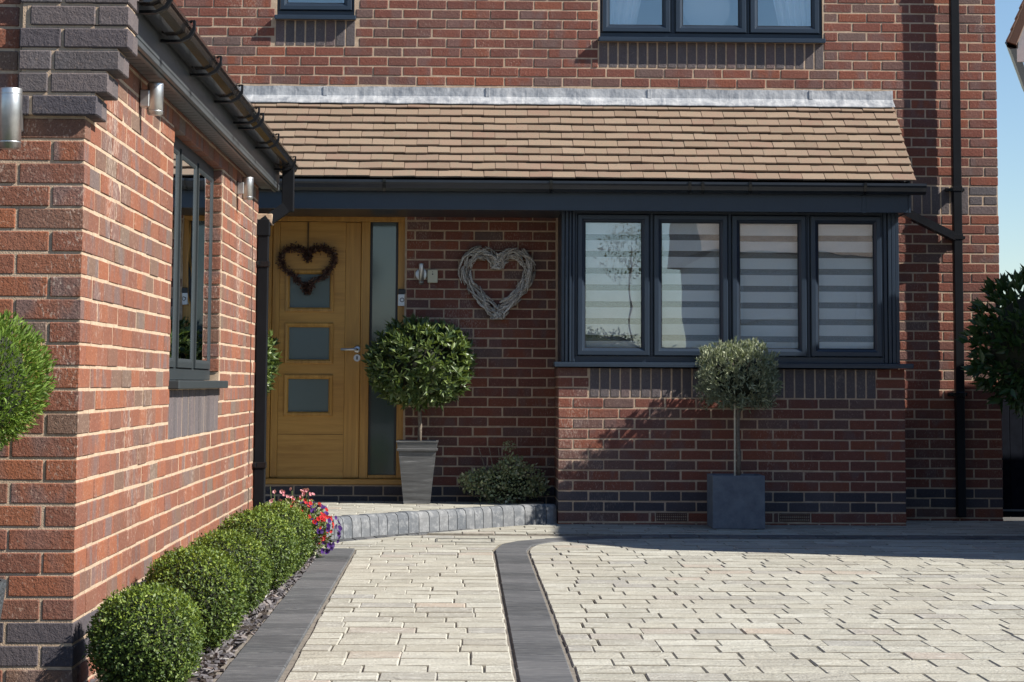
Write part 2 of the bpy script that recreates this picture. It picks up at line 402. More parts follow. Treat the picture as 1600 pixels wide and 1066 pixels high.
M_thuja = leaf_mat('thuja_spray', [(0, (.07, .13, .02)), (.5, (.13, .22, .035)), (.94, (.22, .33, .06)), (1, (.28, .15, .06))], .35, .55, .3)
M_laurel = leaf_mat('laurel_leaf', [(0, (.018, .045, .016)), (.5, (.03, .07, .024)), (1, (.055, .105, .035))], .2, .35, .5)
M_shrub = leaf_mat('shrub_leaf', [(0, (.15, .18, .09)), (.5, (.26, .30, .14)), (.85, (.42, .45, .24)), (1, (.56, .52, .36))], .25, .5)
M_herb = leaf_mat('petunia_leaf', [(0, (.09, .13, .04)), (.6, (.18, .24, .08)), (1, (.42, .40, .18))], .3, .5)
M_tree = leaf_mat('tree_leaf', [(0, (.03, .05, .02)), (1, (.07, .10, .04))], .3, .5)
M_purple = leaf_mat('purple_petal', [(0, (.03, .008, .085)), (1, (.075, .02, .17))], .25, .6, .2)
M_red = leaf_mat('red_petal', [(0, (.40, .015, .015)), (1, (.55, .04, .05))], .25, .6, .2)
M_pink = leaf_mat('pink_petal', [(0, (.50, .13, .18)), (1, (.70, .36, .38))], .25, .6, .2)

# ------------------------------------------------------------------ masonry helpers
def wall_core(name, P0, U, L, z0, z1, thick, openings, mat, parent):
    """slab with openings; P0 = corner on the outer mortar face, U = unit along, inward = thickness direction"""
    U = Vector(U); INW = Vector((-U.y, U.x, 0))
    us = sorted({0, L, *[min(max(a, 0), L) for o in openings for a in o[:2]]}); vs = sorted({z0, z1, *[min(max(a, z0), z1) for o in openings for a in o[2:]]})
    mb = MB()
    M = Matrix(((U.x, INW.x, 0, P0[0]), (U.y, INW.y, 0, P0[1]), (0, 0, 1, 0), (0, 0, 0, 1)))
    for a, b in zip(us[:-1], us[1:]):
        if b-a < 1e-5: continue
        for c, d in zip(vs[:-1], vs[1:]):
            m = ((a+b)/2, (c+d)/2)
            if d-c < 1e-5 or any(o[0] < m[0] < o[1] and o[2] < m[1] < o[3] for o in openings): continue
            mb.box((a, 0, c), (b, thick, d), 0, M)
    return mb.build(name, mat, parent)
def course_bricks(P0, U, L, z0, n0, n1, pitch, mats, openings=(), a=(0, 0), b=(0, 0), rev=False, bdep=.05, jit=1.0, hgap=.010):
    """stretcher bond on the vertical face through P0 along U; mats(course) -> material"""
    U = Vector(U); INW = Vector((-U.y, U.x, 0)); out = []
    for c in range(n0, n1):
        zl = z0 + c*pitch; zh = zl + pitch - hgap; zm = (zl+zh)/2
        s = a[c % 2]; e = L - b[c % 2]
        cuts = sorted((o[0], o[1]) for o in openings if o[2] < zm < o[3])
        spans = []
        while s < e - .02:
            if rev: t = max(e - .215, s); spans.append((t, e)); e = t - .010
            else: t = min(s + .215, e); spans.append((s, t)); s = t + .010
        for s, t in spans:
            segs = [(s, t)]
            for o0, o1 in cuts:
                ns = []
                for q0, q1 in segs:
                    if o1 <= q0 or o0 >= q1: ns.append((q0, q1)); continue
                    if o0 > q0: ns.append((q0, o0-.004))
                    if o1 < q1: ns.append((o1+.004, q1))
                segs = ns
            for q0, q1 in segs:
                if q1-q0 < .025: continue
                L_ = round((q1-q0)*200)/200.
                um = (q0+q1)/2 + random.uniform(-1, 1)*.0015*jit; proud = random.uniform(-.002, .0022)*jit
                ctr = Vector(P0) + U*um + INW*(bdep/2 - proud); ctr.z = zm + random.uniform(-1, 1)*.001*jit
                Rm = Matrix(((U.x, INW.x, 0), (U.y, INW.y, 0), (0, 0, 1))) @ Euler((random.uniform(-1, 1)*.012*jit, random.uniform(-1, 1)*.006*jit, random.uniform(-1, 1)*.008*jit)).to_matrix()
                M = Matrix.Translation(ctr) @ Rm.to_4x4()
                out.append(dict(size=(max(L_, .02), bdep, zh-zl), M=M, mat=mats(c), w=area_px(ctr, q1-q0, zh-zl)*(abs(U.x)+.45*abs(U.y)), c=c))
    return out
def soldiers(P0, U, u0, u1, zl, zh, mat, bdep=.05, n=None):
    U = Vector(U); INW = Vector((-U.y, U.x, 0)); out = []
    n = n or max(1, round((u1-u0)/.075)); st = (u1-u0)/n
    for i in range(n):
        um = u0 + (i+.5)*st; ctr = Vector(P0)+U*um+INW*(bdep/2 + random.uniform(-.0015, .0015)); ctr.z = (zl+zh)/2
        M = Matrix.Translation(ctr) @ Matrix(((U.x, INW.x, 0), (U.y, INW.y, 0), (0, 0, 1))).to_4x4()
        out.append(dict(size=(round(st-(.010 if abs(U.x) > .5 else .014), 3), bdep, zh-zl), M=M, mat=mat, w=area_px(ctr, st, zh-zl)*(abs(U.x)+.45*abs(U.y)), c=0))
    return out
def corner_bricks(x, y, dx, dy, z0, n0, n1, pitch, mats, even_long_x=True):
    """bricks that wrap an outer corner at (x,y); body extends towards dx,dy"""
    out = []
    for c in range(n0, n1):
        lx, ly = (.215, .1025) if (c % 2 == 0) == even_long_x else (.1025, .215)
        zl = z0+c*pitch; zh = zl+pitch-.010
        ctr = Vector((x+dx*lx/2, y+dy*ly/2, (zl+zh)/2))
        M = Matrix.Translation(ctr + Vector((random.uniform(-.0015, .0015), random.uniform(-.0015, .0015), 0)))
        out.append(dict(size=(lx, ly, zh-zl), M=M, mat=mats(c), w=area_px(ctr, max(lx, ly), zh-zl), c=c))
    return out
def rect_sweep(mb, x0, x1, z0, z1, prof, y):
    """sweep a (inset, depth) profile round a rectangle in the XZ plane, mitred; +depth goes into the wall (+Y)"""
    v = []; k = len(prof)
    for (cx, cz, sx, sz) in ((x0, z0, 1, 1), (x1, z0, -1, 1), (x1, z1, -1, -1), (x0, z1, 1, -1)):
        for d, e in prof: v.append((cx+sx*d, y+e, cz+sz*d))
    f = []
    for i in range(4):
        j = (i+1) % 4
        for q in range(k-1): f.append((i*k+q, j*k+q, j*k+q+1, i*k+q+1))
    mb.add(v, f)
    return mb

# ================================================================== THE SETTING
g = MB(); g.add([(-400, -400, -.03), (400, -400, -.03), (400, 400, -.03), (-400, 400, -.03)], [(0, 1, 2, 3)])
struct(g.build('ground', M_ground), 'dark tarmac ground around the houses')

# driveway ----------------------------------------------------------
def interp(pts, y):
    """x at y for a polyline sorted by y"""
    if y <= pts[0][1]: return pts[0][0]
    for (xa, ya), (xb, yb) in zip(pts[:-1], pts[1:]):
        if ya <= y <= yb: return xa + (xb-xa)*(y-ya)/max(1e-9, yb-ya)
    return pts[-1][0]
BORDER_L = [(-.80, 4.0), (-.858, 13.65)]; BORDER_R = [(-.595, 4.0), (-.662, 13.65)]
OUT_C = [(.192, 4.0), (.192, 13.55), (.239, 14.03), (.339, 14.32), (.534, 14.56), (.82, 14.78), (1.2, 14.985)]
IN_C = [(.394, 4.0), (.394, 13.5), (.44, 13.95), (.569, 14.27), (.80, 14.50), (1.184, 14.76)]
KERB = [(-2.6, 13.70), (-1.5, 13.82), (-1.15, 14.06), (-.837, 14.44), (-.504, 14.88), (-.16, 15.29), (.209, 15.74), (.45, 15.97), (.688, 16.13)]
STRIP = [(-1.24, 13.72), (-.979, 13.965), (-.816, 14.16), (-.495, 14.66), (-.158, 15.16), (.1, 15.52), (.3, 15.80), (.69, 16.10)]
drive = MB(); drive.prism([(-.87, 4.0), (5.0, 4.0), (5.0, 16.74), (-1.25, 16.74), (-1.25, 13.66), (-.87, 13.66)], -.06, -.009)
drive = drive.build('driveway', M_bed); struct(drive, 'pale sandstone sett driveway with dark slate bands')
class Setts:
    def __init__(s, z, name, parent): s.z = z; s.pieces = []; s.odd = []; s.name = name; s.parent = parent
    def row(s, y0, y1, xl0, xl1, xr0, xr1):
        gx, gy = .0045, .008; x = (xl0+xl1)/2; xr = (xr0+xr1)/2
        if xr-x < .04: return
        cuts = [x]; x += random.uniform(.10, .26)
        while x < xr - .10:
            cuts.append(x); x += random.choice((.19, .2, .21, .23, .25, .26, .28, .22))
        cuts.append(xr)
        for i, (a, b) in enumerate(zip(cuts[:-1], cuts[1:])):
            zt = s.z + random.uniform(-.0012, .0012)
            first = i == 0 and abs(xl0-xl1) > .004; last = i == len(cuts)-2 and abs(xr0-xr1) > .004
            if first or last:
                a0, a1 = (xl0, xl1) if first else (a+gx/2, a+gx/2); b0, b1 = (xr0, xr1) if last else (b-gx/2, b-gx/2)
                b0 = max(b0, a0+.006); b1 = max(b1, a1+.006)
                s.odd.append(([(a0, y0+gy/2), (b0, y0+gy/2), (b1, y1-gy/2), (a1, y1-gy/2)], zt))
            else:
                L = round((b-a-gx)*100)/100.; W = y1-y0-gy
                ctr = Vector(((a+b)/2+random.uniform(-.002, .002), (y0+y1)/2+random.uniform(-.0015, .0015), zt-.02))
                M = Matrix.Translation(ctr) @ Euler((random.gauss(0, .006), random.gauss(0, .008), random.gauss(0, .008))).to_matrix().to_4x4()
                x_, y_, sc = proj((ctr.x, ctr.y, zt)); vis = 20 < x_ < 1580 and y_ < 1060
                s.pieces.append(dict(size=(L, W, .04), M=M, mat=M_sett, w=(L*sc*sc if vis else 0)))
    def done(s, limit):
        place_pieces(s.name, s.pieces, s.parent, .0055, limit)
        mb = MB()
        for poly, zt in s.odd: mb.prism(poly, zt-.04, zt, .004)
        if s.odd:
            o = mb.build('cut_' + s.name, M_sett, s.parent, kind='stuff'); o.data.materials.append(M_joint)
            o.data.polygons.foreach_set('material_index', [0 if i % 10 == 1 else 1 for i in range(len(o.data.polygons))])
st = Setts(0.0, 'sett', drive); y = 4.2; P = .204
XR = 4.95
while y < 16.6:
    y0, y1 = y, y+P; ym = y+P/2
    if y1 <= 13.68: l0, l1 = interp(BORDER_R, y0)+.01, interp(BORDER_R, y1)+.01
    elif y1 < 13.9: l0 = l1 = -1.24
    else: l0, l1 = interp(STRIP, y0)+.004, interp(STRIP, y1)+.004
    if y1 < 14.96: st.row(y0, y1, l0, l1, interp(OUT_C, y0)-.008, interp(OUT_C, y1)-.008)
    elif y0 > 15.0:
        st.row(y0, y1, l0, l1, XR, XR)
    if y1 < 14.77: st.row(y0, y1, interp(IN_C, y0)+.008, interp(IN_C, y1)+.008, XR, XR)
    y += P
    if 14.75 < y < 15.03: y = 15.03
st.done(300)
# dark bands: blocks
def band(name, left, right, step, parent, z=.002, limit=None):
    """blocks between two polylines given as equal-length point lists"""
    for i in range(len(left)-1):
        la, lb, ra, rb = [Vector((*p, 0)) for p in (left[i], left[i+1], right[i], right[i+1])]
        n = max(1, round(((lb-la).length+(rb-ra).length)/2/step))
        for k in range(n):
            t0, t1 = k/n, (k+1)/n; g_ = .02/n
            q = [la.lerp(lb, t0+g_*.5), ra.lerp(rb, t0+g_*.5), ra.lerp(rb, t1-g_*.5), la.lerp(lb, t1-g_*.5)]
            c = sum(q, Vector())/4; zt = z + random.uniform(-.0015, .0015)
            a = (q[1]-q[0]).cross(q[3]-q[0]).z
            pl = [(p.x-c.x, p.y-c.y) for p in (q if a > 0 else q[::-1])]
            mb = MB(); mb.prism(pl, -.04, 0, .005)
            o = mb.build(name, M_dark, parent); o.location = (c.x, c.y, zt)
band('edging_block', [(-.838, 6.2), (-.858, 13.65)], [(-.625, 6.2), (-.662, 13.65)], .2, drive)
band('edging_block', [(.197, 6.2), (.197, 13.55), (.244, 14.03), (.344, 14.32), (.534, 14.555), (.82, 14.775), (1.2, 14.98), (4.95, 15.01)],
     [(.388, 6.2), (.388, 13.5), (.434, 13.96), (.56, 14.28), (.70, 14.42), (.86, 14.545), (1.19, 14.78), (4.95, 14.80)], .2, drive)
band('edging_block', [(-1.2, 13.98), (-.87, 14.38), (-.53, 14.82), (-.19, 15.24), (.05, 15.53)], [(-.979, 13.97), (-.82, 14.16), (-.50, 14.66), (-.165, 15.16), (.07, 15.485)], .12, drive)
band('edging_block', [(-1.25, 13.62), (-.87, 13.62)], [(-1.25, 13.56), (-.87, 13.56)], .19, drive)

# recessed access cover in the path
ac = MB()
for lo, hi in (((-.175, 14.18, 0), (.205, 14.20, .004)), ((-.175, 14.50, 0), (.205, 14.52, .004)), ((-.175, 14.2005, 0), (-.16, 14.4995, .004)), ((.19, 14.2005, 0), (.205, 14.4995, .004))): ac.box((lo[0], lo[1], -.02), (hi[0], hi[1], .006), .001)
tag(ac.build('access_cover', plain('galvanised_frame', (.26, .25, .22), .6, metal=.5, var=.3)), 'thin rectangular metal frame of a recessed cover set in the path', 'cover')
# raised porch ----------------------------------------------------------
porch = MB(); KI = [(x-.075, y+.09) for x, y in KERB]
porch.prism([(-2.6, 16.74)] + KI[:1] + KI[1:] + [(.69, 16.25), (.69, 16.74)], -.05, .108)
porch = porch.build('porch_platform', M_bed); struct(porch, 'raised porch platform edged with grey kerb blocks')
ps = Setts(.125, 'porch_sett', porch); y = 13.85
kin = sorted([(x-.08, y_+.10) for x, y_ in KERB], key=lambda p: p[1])
while y < 16.7:
    y1 = min(y+P, 16.735); xr0, xr1 = interp(kin, y), interp(kin, y1)
    ps.row(y, y1, -2.5, -2.5, min(xr0, .685), min(xr1, .685)); y += P
ps.done(120)
pts = []
for (xa, ya), (xb, yb) in zip(KERB[1:-1], KERB[2:]):
    n_ = max(1, round(math.hypot(xb-xa, yb-ya)/.098))
    for k in range(n_): pts.append((xa+(xb-xa)*k/n_, ya+(yb-ya)*k/n_))
pts.append(KERB[-1])
for (xa, ya), (xb, yb) in zip(pts[:-1], pts[1:]):
    d = Vector((xb-xa, yb-ya, 0)); L = d.length; d.normalize(); nrm = Vector((-d.y, d.x, 0))
    mb = MB(); h = .005; W = .1; top = .14
    prof = [(0, -.03), (0.004, .10), (.012, .125), (.03, .138), (.05, top), (W, top), (W, -.03)]
    v = []; f = []; k = len(prof)
    for u in (.003, L-.003):
        for a, z in prof: v.append(tuple(d*u + nrm*a + Vector((0, 0, z))))
    for i in range(k-1): f.append((i, k+i, k+i+1, i+1))
    f += [tuple(range(k)), tuple(range(2*k-1, k-1, -1))]
    mb.add(v, f); o = mb.build('kerb_block', M_kerb, porch); o.location = (xa, ya, random.uniform(-.003, .003))

# ================================================================== HOUSE
Y0, YB = 16.75, 16.07           # main wall face, bay wall face
PM = .0746; Z0 = .02
XLFT, XRGT = -4.6, 4.113; HTOP = 5.25
house = empty('brick_house', (0, Y0, 0)); tag(house, 'red brick house with tiled porch roof, oak front door and dark grey windows', 'house')
house.location = (0, 0, 0)
def mats_main(c): return M_blue if c in (1, 2) else M_brick
BIGW = (1.02, 2.773); SMW = (-1.479, -.857); ZBW = Z0+46*PM; ZSW = Z0+48*PM; SOLH = .205
ZT_UP = 4.85
DX0, DX1, DZ0, DZ1 = -1.511, -.45, .245, 2.285
def u_of(x): return x - XLFT
core_open = [(u_of(BIGW[0])+.012, u_of(BIGW[1])-.012, ZBW+SOLH, ZT_UP), (u_of(SMW[0])+.012, u_of(SMW[1])-.012, ZSW+SOLH, ZT_UP), (u_of(DX0)+.01, u_of(DX1)-.01, DZ0, DZ1)]
wall = wall_core('wall', (XLFT, Y0+.0035, 0), (1, 0, 0), XRGT-XLFT-.004, -.05, HTOP, .24, core_open, M_mortar, house)
brick_open = [(u_of(BIGW[0]), u_of(BIGW[1]), ZBW, ZT_UP), (u_of(SMW[0]), u_of(SMW[1]), ZSW, ZT_UP), (u_of(DX0), u_of(DX1), DZ0, 2.30),
              (u_of(-3), u_of(3.29), 2.30, 3.262), (u_of(.70), u_of(3.225), -1, 2.3), (u_of(3.29), u_of(XRGT)+1, Z0+31*PM-.005, Z0+34*PM-.005)]
pcs = course_bricks((XLFT, Y0, 0), (1, 0, 0), XRGT-XLFT, Z0, -1, 70, PM, mats_main, brick_open, a=(0, 0), b=(.225, .1125), rev=True)
pcs += corner_bricks(XRGT, Y0, -1, 1, Z0, -1, 31, PM, mats_main, True) + corner_bricks(XRGT, Y0, -1, 1, Z0, 34, 70, PM, mats_main, True)
pcs += soldiers((XLFT, Y0, 0), (1, 0, 0), u_of(BIGW[0]), u_of(BIGW[1]), ZBW, ZBW+SOLH-.006, M_soldier)
pcs += soldiers((XLFT, Y0, 0), (1, 0, 0), u_of(SMW[0]), u_of(SMW[1]), ZSW, ZSW+SOLH-.006, M_soldier)
zb0, zb1 = Z0+31*PM, Z0+34*PM-.010
pcs += soldiers((XLFT, Y0, 0), (1, 0, 0), u_of(3.30), u_of(3.885), zb0, zb1, M_soldier)
for (a, b, k) in ((3.885, 4.108, 0), (3.885, 3.993, 1), (3.998, 4.108, 1), (3.885, 4.108, 2)):
    ctr = Vector(((a+b)/2, Y0+.025, Z0+(31.5+k)*PM-.005)); pcs.append(dict(size=(b-a-.010, .05, .0646), M=Matrix.Translation(ctr), mat=M_soldier, w=area_px(ctr, b-a, .065), c=0))
def occl(p):
    x, y, s = proj(p['M'].translation)
    if x < 640 and 335 < y: return True                 # behind the garage / plants
    return False
for p in pcs:
    if occl(p) or p['M'].translation.z > 4.02: p['w'] = 0
place_pieces('brick', pcs, wall, .004, 300)
# returning side walls, back and roof close the house
side = wall_core('side_wall', (XRGT-.0035, Y0+.245, 0), (0, 1, 0), 8.0, -.05, HTOP, .24, [], M_mortar, house)
pcs = course_bricks((XRGT, Y0, 0), (0, 1, 0), 8.2, Z0, -1, 70, PM, mats_main, [], a=(.1125, .225))
place_pieces('brick', [dict(p, w=0) for p in pcs], side, .004, 0)
mb = MB(); mb.box((XLFT, Y0+7.96, -.05), (XRGT-.26, Y0+8.2, HTOP)); mb.box((XLFT, Y0+.26, -.05), (XLFT+.24, Y0+7.95, HTOP)); mb.box((XLFT+.25, Y0+.26, HTOP-.2), (XRGT-.26, Y0+7.95, HTOP-.01))
mb.build('rear_wall', M_render, house)
rf = MB(); yr = Y0+4.1
rf.add([(XLFT-.2, Y0-.35, HTOP-.02), (XRGT+.15, Y0-.35, HTOP-.02), (XRGT+.15, yr, HTOP+3.0), (XLFT-.2, yr, HTOP+3.0), (XLFT-.2, Y0+8.6, HTOP-.02), (XRGT+.15, Y0+8.6, HTOP-.02),
        (XLFT-.2, Y0-.35, HTOP+.06), (XRGT+.15, Y0-.35, HTOP+.06), (XRGT+.15, yr, HTOP+3.08), (XLFT-.2, yr, HTOP+3.08), (XLFT-.2, Y0+8.6, HTOP+.06), (XRGT+.15, Y0+8.6, HTOP+.06)],
       [(0, 3, 2, 1), (3, 4, 5, 2), (6, 7, 8, 9), (9, 8, 11, 10), (0, 1, 7, 6), (4, 10, 11, 5), (1, 2, 8, 7), (2, 5, 11, 8), (0, 6, 9, 3), (3, 9, 10, 4)])
rf.build('roof', M_tile_g, house)
mb = MB(); mb.box((XLFT, Y0+2.6, -.05), (XRGT-.26, Y0+2.7, HTOP-.3)); mb.box((XLFT+.25, Y0+.26, 2.55), (XRGT-.26, Y0+2.6, 2.7)); mb.build('interior_wall', M_room, house)

# --- windows: frame (part) > sash, pane, sill
SASH = [(0, .03), (0, -.018), (.006, -.024), (.034, -.024), (.040, -.016), (.052, -.010), (.057, .0), (.057, .03)]
def window(name, parent, x0, x1, z0, z1, yf, lights, sill, glass, label=None, fins=None):
    fr = MB()
    fr.box((x0, yf, z0), (x1, yf+.06, z0+.045), .002); fr.box((x0, yf, z1-.045), (x1, yf+.06, z1), .002)
    xs = [x0] + [v for l in lights for v in l] + [x1]
    for i in range(0, len(xs), 2):
        if xs[i+1]-xs[i] > .005: fr.box((xs[i]-.001 if i else xs[i], yf+.001, z0+.045), (xs[i+1]+.001 if i+1 < len(xs)-1 else xs[i+1], yf+.06, z1-.045), .002)
    for i in range(1, len(lights)):
        m = (lights[i-1][1]+lights[i][0])/2; fr.box((m-.006, yf-.012, z0+.045), (m+.006, yf-.001, z1-.045), .002)
    if fins:
        for a, b, p_ in fins: fr.box((a, yf-p_, z0), (b, yf-.0015, z1), .003)
    w = fr.build(name, M_frame, parent)
    if label: w['label'] = label
    for a, b in lights:
        s = rect_sweep(MB(), a+.003, b-.003, z0+.048, z1-.048, SASH, yf).build('sash', M_frame, w)
        gk = MB(); rect_sweep(gk, a+.0595, b-.0595, z0+.1045, z1-.1045, [(0, -.004), (.004, -.004), (.005, .012)], yf); gk.build('gasket', M_gasket, w)
        p = MB(); p.box((a+.06, yf+.004, z0+.105), (b-.06, yf+.008, z1-.105)); p.build('pane', glass, w)
    if sill:
        a, b, sz0, sz1, sy = sill; s = MB(); s.box((a, sy, sz0), (b, yf+.05, sz1), .004); s.box((a+.004, sy-.0035, sz0-.006), (b-.004, sy+.008, sz1-.012), .002); s.build('sill', M_frame, w)
    return w
zs = ZBW+SOLH
window('upper_window', house, BIGW[0]+.004, BIGW[1]-.004, zs+.028, ZT_UP, Y0+.03, [(1.045, 1.581), (1.616, 2.173), (2.198, 2.741)], (BIGW[0]-.002, BIGW[1]+.004, zs-.002, zs+.026, Y0-.064), M_glass_up, 'wide three-light upper window with white curtains')
zs2 = ZSW+SOLH
window('upper_window', house, SMW[0]+.004, SMW[1]-.004, zs2+.028, ZT_UP, Y0+.03, [(SMW[0]+.03, SMW[1]-.03)], (SMW[0]-.002, SMW[1]+.004, zs2-.002, zs2+.026, Y0-.064), M_glass_up, 'small single-light upper window')

# --- bay: brick wall below, window above
BX0, BX1 = .69, 3.235
bay = wall_core('bay_wall', (BX0+.0035, YB+.0035, 0), (1, 0, 0), BX1-BX0-.007, -.05, 1.13, .2, [], M_mortar, house)
def mats_bay(c): return M_blue if c in (1, 2) else M_brick
SX0, SX1 = .917, 3.024
pcs = course_bricks((BX0, YB, 0), (1, 0, 0), BX1-BX0, Z0, -1, 15, .075, mats_bay, [(SX0-BX0, SX1-BX0, .92, 1.3), (1.66-BX0+.0-.21, 1.66-BX0+.03, Z0, Z0+.07), (2.25-BX0, 2.50-BX0, Z0, Z0+.07)] if False else [(SX0-BX0, SX1-BX0, .92, 1.3), (1.40-BX0, 1.635-BX0, Z0, Z0+.07), (2.30-BX0, 2.535-BX0, Z0, Z0+.07)], a=(.225, .1125), b=(.1125, .225))
pcs += corner_bricks(BX0, YB, 1, 1, Z0, -1, 15, .075, mats_bay, True) + corner_bricks(BX1, YB, -1, 1, Z0, -1, 15, .075, mats_bay, False)
pcs += soldiers((BX0, YB, 0), (1, 0, 0), SX0-BX0, SX1-BX0, Z0+12*.075, 1.132, M_soldier, n=28)
place_pieces('brick', pcs, bay, .004, 300)
for a in (1.405, 2.305):
    ab = MB(); ab.box((a, YB+.02, Z0+.003), (a+.225, YB+.05, Z0+.063)); 
    for zz in (.004, .024, .044): ab.box((a, YB-.002, Z0+zz), (a+.225, YB+.0195, Z0+zz+.008), .001)
    ab.box((a, YB-.002, Z0+.057), (a+.225, YB+.0195, Z0+.064), .001)
    for k in range(16): ab.box((a+.0145*k, YB-.0005, Z0+.0125), (a+.0145*k+.006, YB+.0195, Z0+.0565), .0)
    ab.build('air_brick', plain('terracotta_vent', (.10, .05, .038), .8, var=.2), bay)
for sgn, x, nm in ((-1, BX0, 'bay_side_wall'), (1, BX1, 'bay_side_wall')):
    if sgn > 0:
        c_ = wall_core(nm, (x-.0035, YB+.2+.012, 0), (0, 1, 0), Y0-YB-.215, -.05, 1.13, .2, [], M_mortar, house)
        pp = course_bricks((x, YB, 0), (0, 1, 0), Y0-YB-.004, Z0, -1, 15, .075, mats_bay, [], a=(.225, .1125))
    else:
        c_ = wall_core(nm, (x+.0035, Y0-.003, 0), (0, -1, 0), Y0-YB-.215, -.05, 1.13, .2, [], M_mortar, house)
        pp = course_bricks((x, Y0-.004, 0), (0, -1, 0), Y0-YB-.004, Z0, -1, 15, .075, mats_bay, [], b=(.1125, .225))
    place_pieces('brick', [dict(p, w=0) for p in pp], c_, .004, 0)
YW = 16.105
LIGHTS = [(.826, 1.362), (1.389, 1.941), (1.967, 2.521), (2.548, 3.079)]
bw = window('bay_window', house, .813, 3.09, 1.176, 2.31, YW, LIGHTS, None, M_glass, 'four-light dark grey bay window')
mb = MB()
for (a, b, p_) in ((.713, .737, 0), (.74, .763, .02), (.768, .785, .028), (.79, .812, .012)): mb.box((a, YW-p_, 1.176), (b, YW+.07, 2.31), .003)
mb.box((.712, YW+.0715, 1.176), (.80, Y0-.003, 2.31), .002)
mb.build('corner_post', M_frame, bw)
mb = MB()
for (a, b, p_) in ((3.091, 3.118, .012), (3.122, 3.145, .028), (3.149, 3.176, .02), (3.18, 3.208, 0)): mb.box((a, YW-p_, 1.176), (b, YW+.07, 2.31), .003)
mb.box((3.12, YW+.0715, 1.176), (3.207, Y0-.003, 2.31), .002)
mb.build('corner_post', M_frame, bw)
s = MB(); s.box((.656, YB-.062, 1.146), (3.29, YW+.06, 1.1745), .004); s.box((.66, YB-.066, 1.139), (3.286, YB-.054, 1.163), .002); s.box((.68, YW+.061, 1.14), (3.25, Y0-.004, 1.1745), .002)
s.build('sill', M_frame, bw)
# zebra blinds, one behind each light
for i, (a, b) in enumerate(LIGHTS):
    bl = empty('roller_blind', ((a+b)/2, YW+.075, 1.2))
    tag(bl, ['striped white day-night blind behind the leftmost pane of the bay window', 'striped white day-night blind behind second bay pane from the left',
             'striped white day-night blind behind third bay pane from the left', 'striped white day-night blind behind the rightmost pane of the bay window'][i], 'blind', 'striped blinds in the bay window')
    w_ = (b-a)/2-.01
    sh = MB(); sh.box((-w_, .012, .03), (w_, .013, 1.02)); sh.build('sheer_fabric', M_sheer, bl)
    hd = MB(); hd.box((-w_, -.03, 1.0), (w_, .04, 1.06), .006); hd.build('head_rail', M_plastic, bl)
    bt = MB(); bt.box((-w_, -.006, .01), (w_, .018, .032), .004); bt.build('bottom_bar', M_plastic, bl)
    for k in range(8):
        z_ = .052 + k*.124 + (.0, .004, -.003, .002)[i]
        m_ = MB(); m_.box((-w_, -.004, z_), (w_, -.003, z_+.080)); m_.build('band', M_blind, bl)

# --- porch roof with plain tiles, fascia, gutter, flashing
EY, EZ, RY, RZ = 15.90, 2.505, 16.745, 3.185
RX0, RX1 = -2.6, 3.297
slope = math.atan2(RZ-EZ, RY-EY); SL = math.hypot(RZ-EZ, RY-EY)
mb = MB(); nh = Vector((0, -math.sin(slope), math.cos(slope)))
prof = [(15.945, 2.40), (15.945, EZ-.05), (RY, RZ-.055), (RY, 2.40)]
mb.add([(RX0, a, b) for a, b in prof] + [(RX1-.03, a, b) for a, b in prof], [(0, 1, 2, 3), (7, 6, 5, 4), (0, 4, 5, 1), (1, 5, 6, 2), (2, 6, 7, 3), (3, 7, 4, 0)])
proof = mb.build('porch_roof', M_gfascia, house)
NR = 10; GA = (SL+.0)/10.25; TW = .1665
tiles = []
for r_ in range(NR+1):
    off = 0 if r_ % 2 == 0 else TW/2
    ncol = int((RX1-RX0)/TW)+2
    for k in range(ncol):
        xb = RX1 - off - k*TW; xa = xb-TW
        if r_ % 2 and k == 0: pass
        if xa < RX0: continue
        d0 = r_*GA - .01 + random.gauss(0, .0022); tl = min(.165, SL-d0-.01)
        if tl < .05: continue
        lift = .012 + random.uniform(-.001, .0025)
        # tile lies from d0 (tail) up the slope; tail raised on the course below
        tailp = Vector(((xa+xb)/2, EY, EZ)) + Vector((0, math.cos(slope), math.sin(slope)))*d0
        tilt = R(10.8) + random.uniform(-.012, .012)
        Rm = Matrix.Rotation(slope-tilt, 4, 'X') @ Matrix.Rotation(random.gauss(0, .007), 4, 'Z') @ Matrix.Rotation(random.gauss(0, .010), 4, 'Y')
        M = Matrix.Translation(tailp + nh*(lift+.006)) @ Rm @ Matrix.Translation((0, tl/2, 0))
        sx = TW-.003
        x_, y_, sc = proj(tailp)
        tiles.append(dict(size=(round(sx, 3), round(tl, 2), .013), M=M, mat=M_tile, w=(sc if x_ > 415 else 0)))
    if off:
        tailp = Vector((RX1-off/2, EY, EZ)) + Vector((0, math.cos(slope), math.sin(slope)))*(r_*GA-.01)
        tl = min(.165, SL-r_*GA)
        if tl > .05:
            M = Matrix.Translation(tailp + nh*.019) @ Matrix.Rotation(slope-R(10.8), 4, 'X') @ Matrix.Translation((0, tl/2, 0))
            tiles.append(dict(size=(round(off-.003, 3), round(tl, 2), .013), M=M, mat=M_tile, w=proj(tailp)[2]))
place_pieces('roof_tile', tiles, proof, .0015, 320)
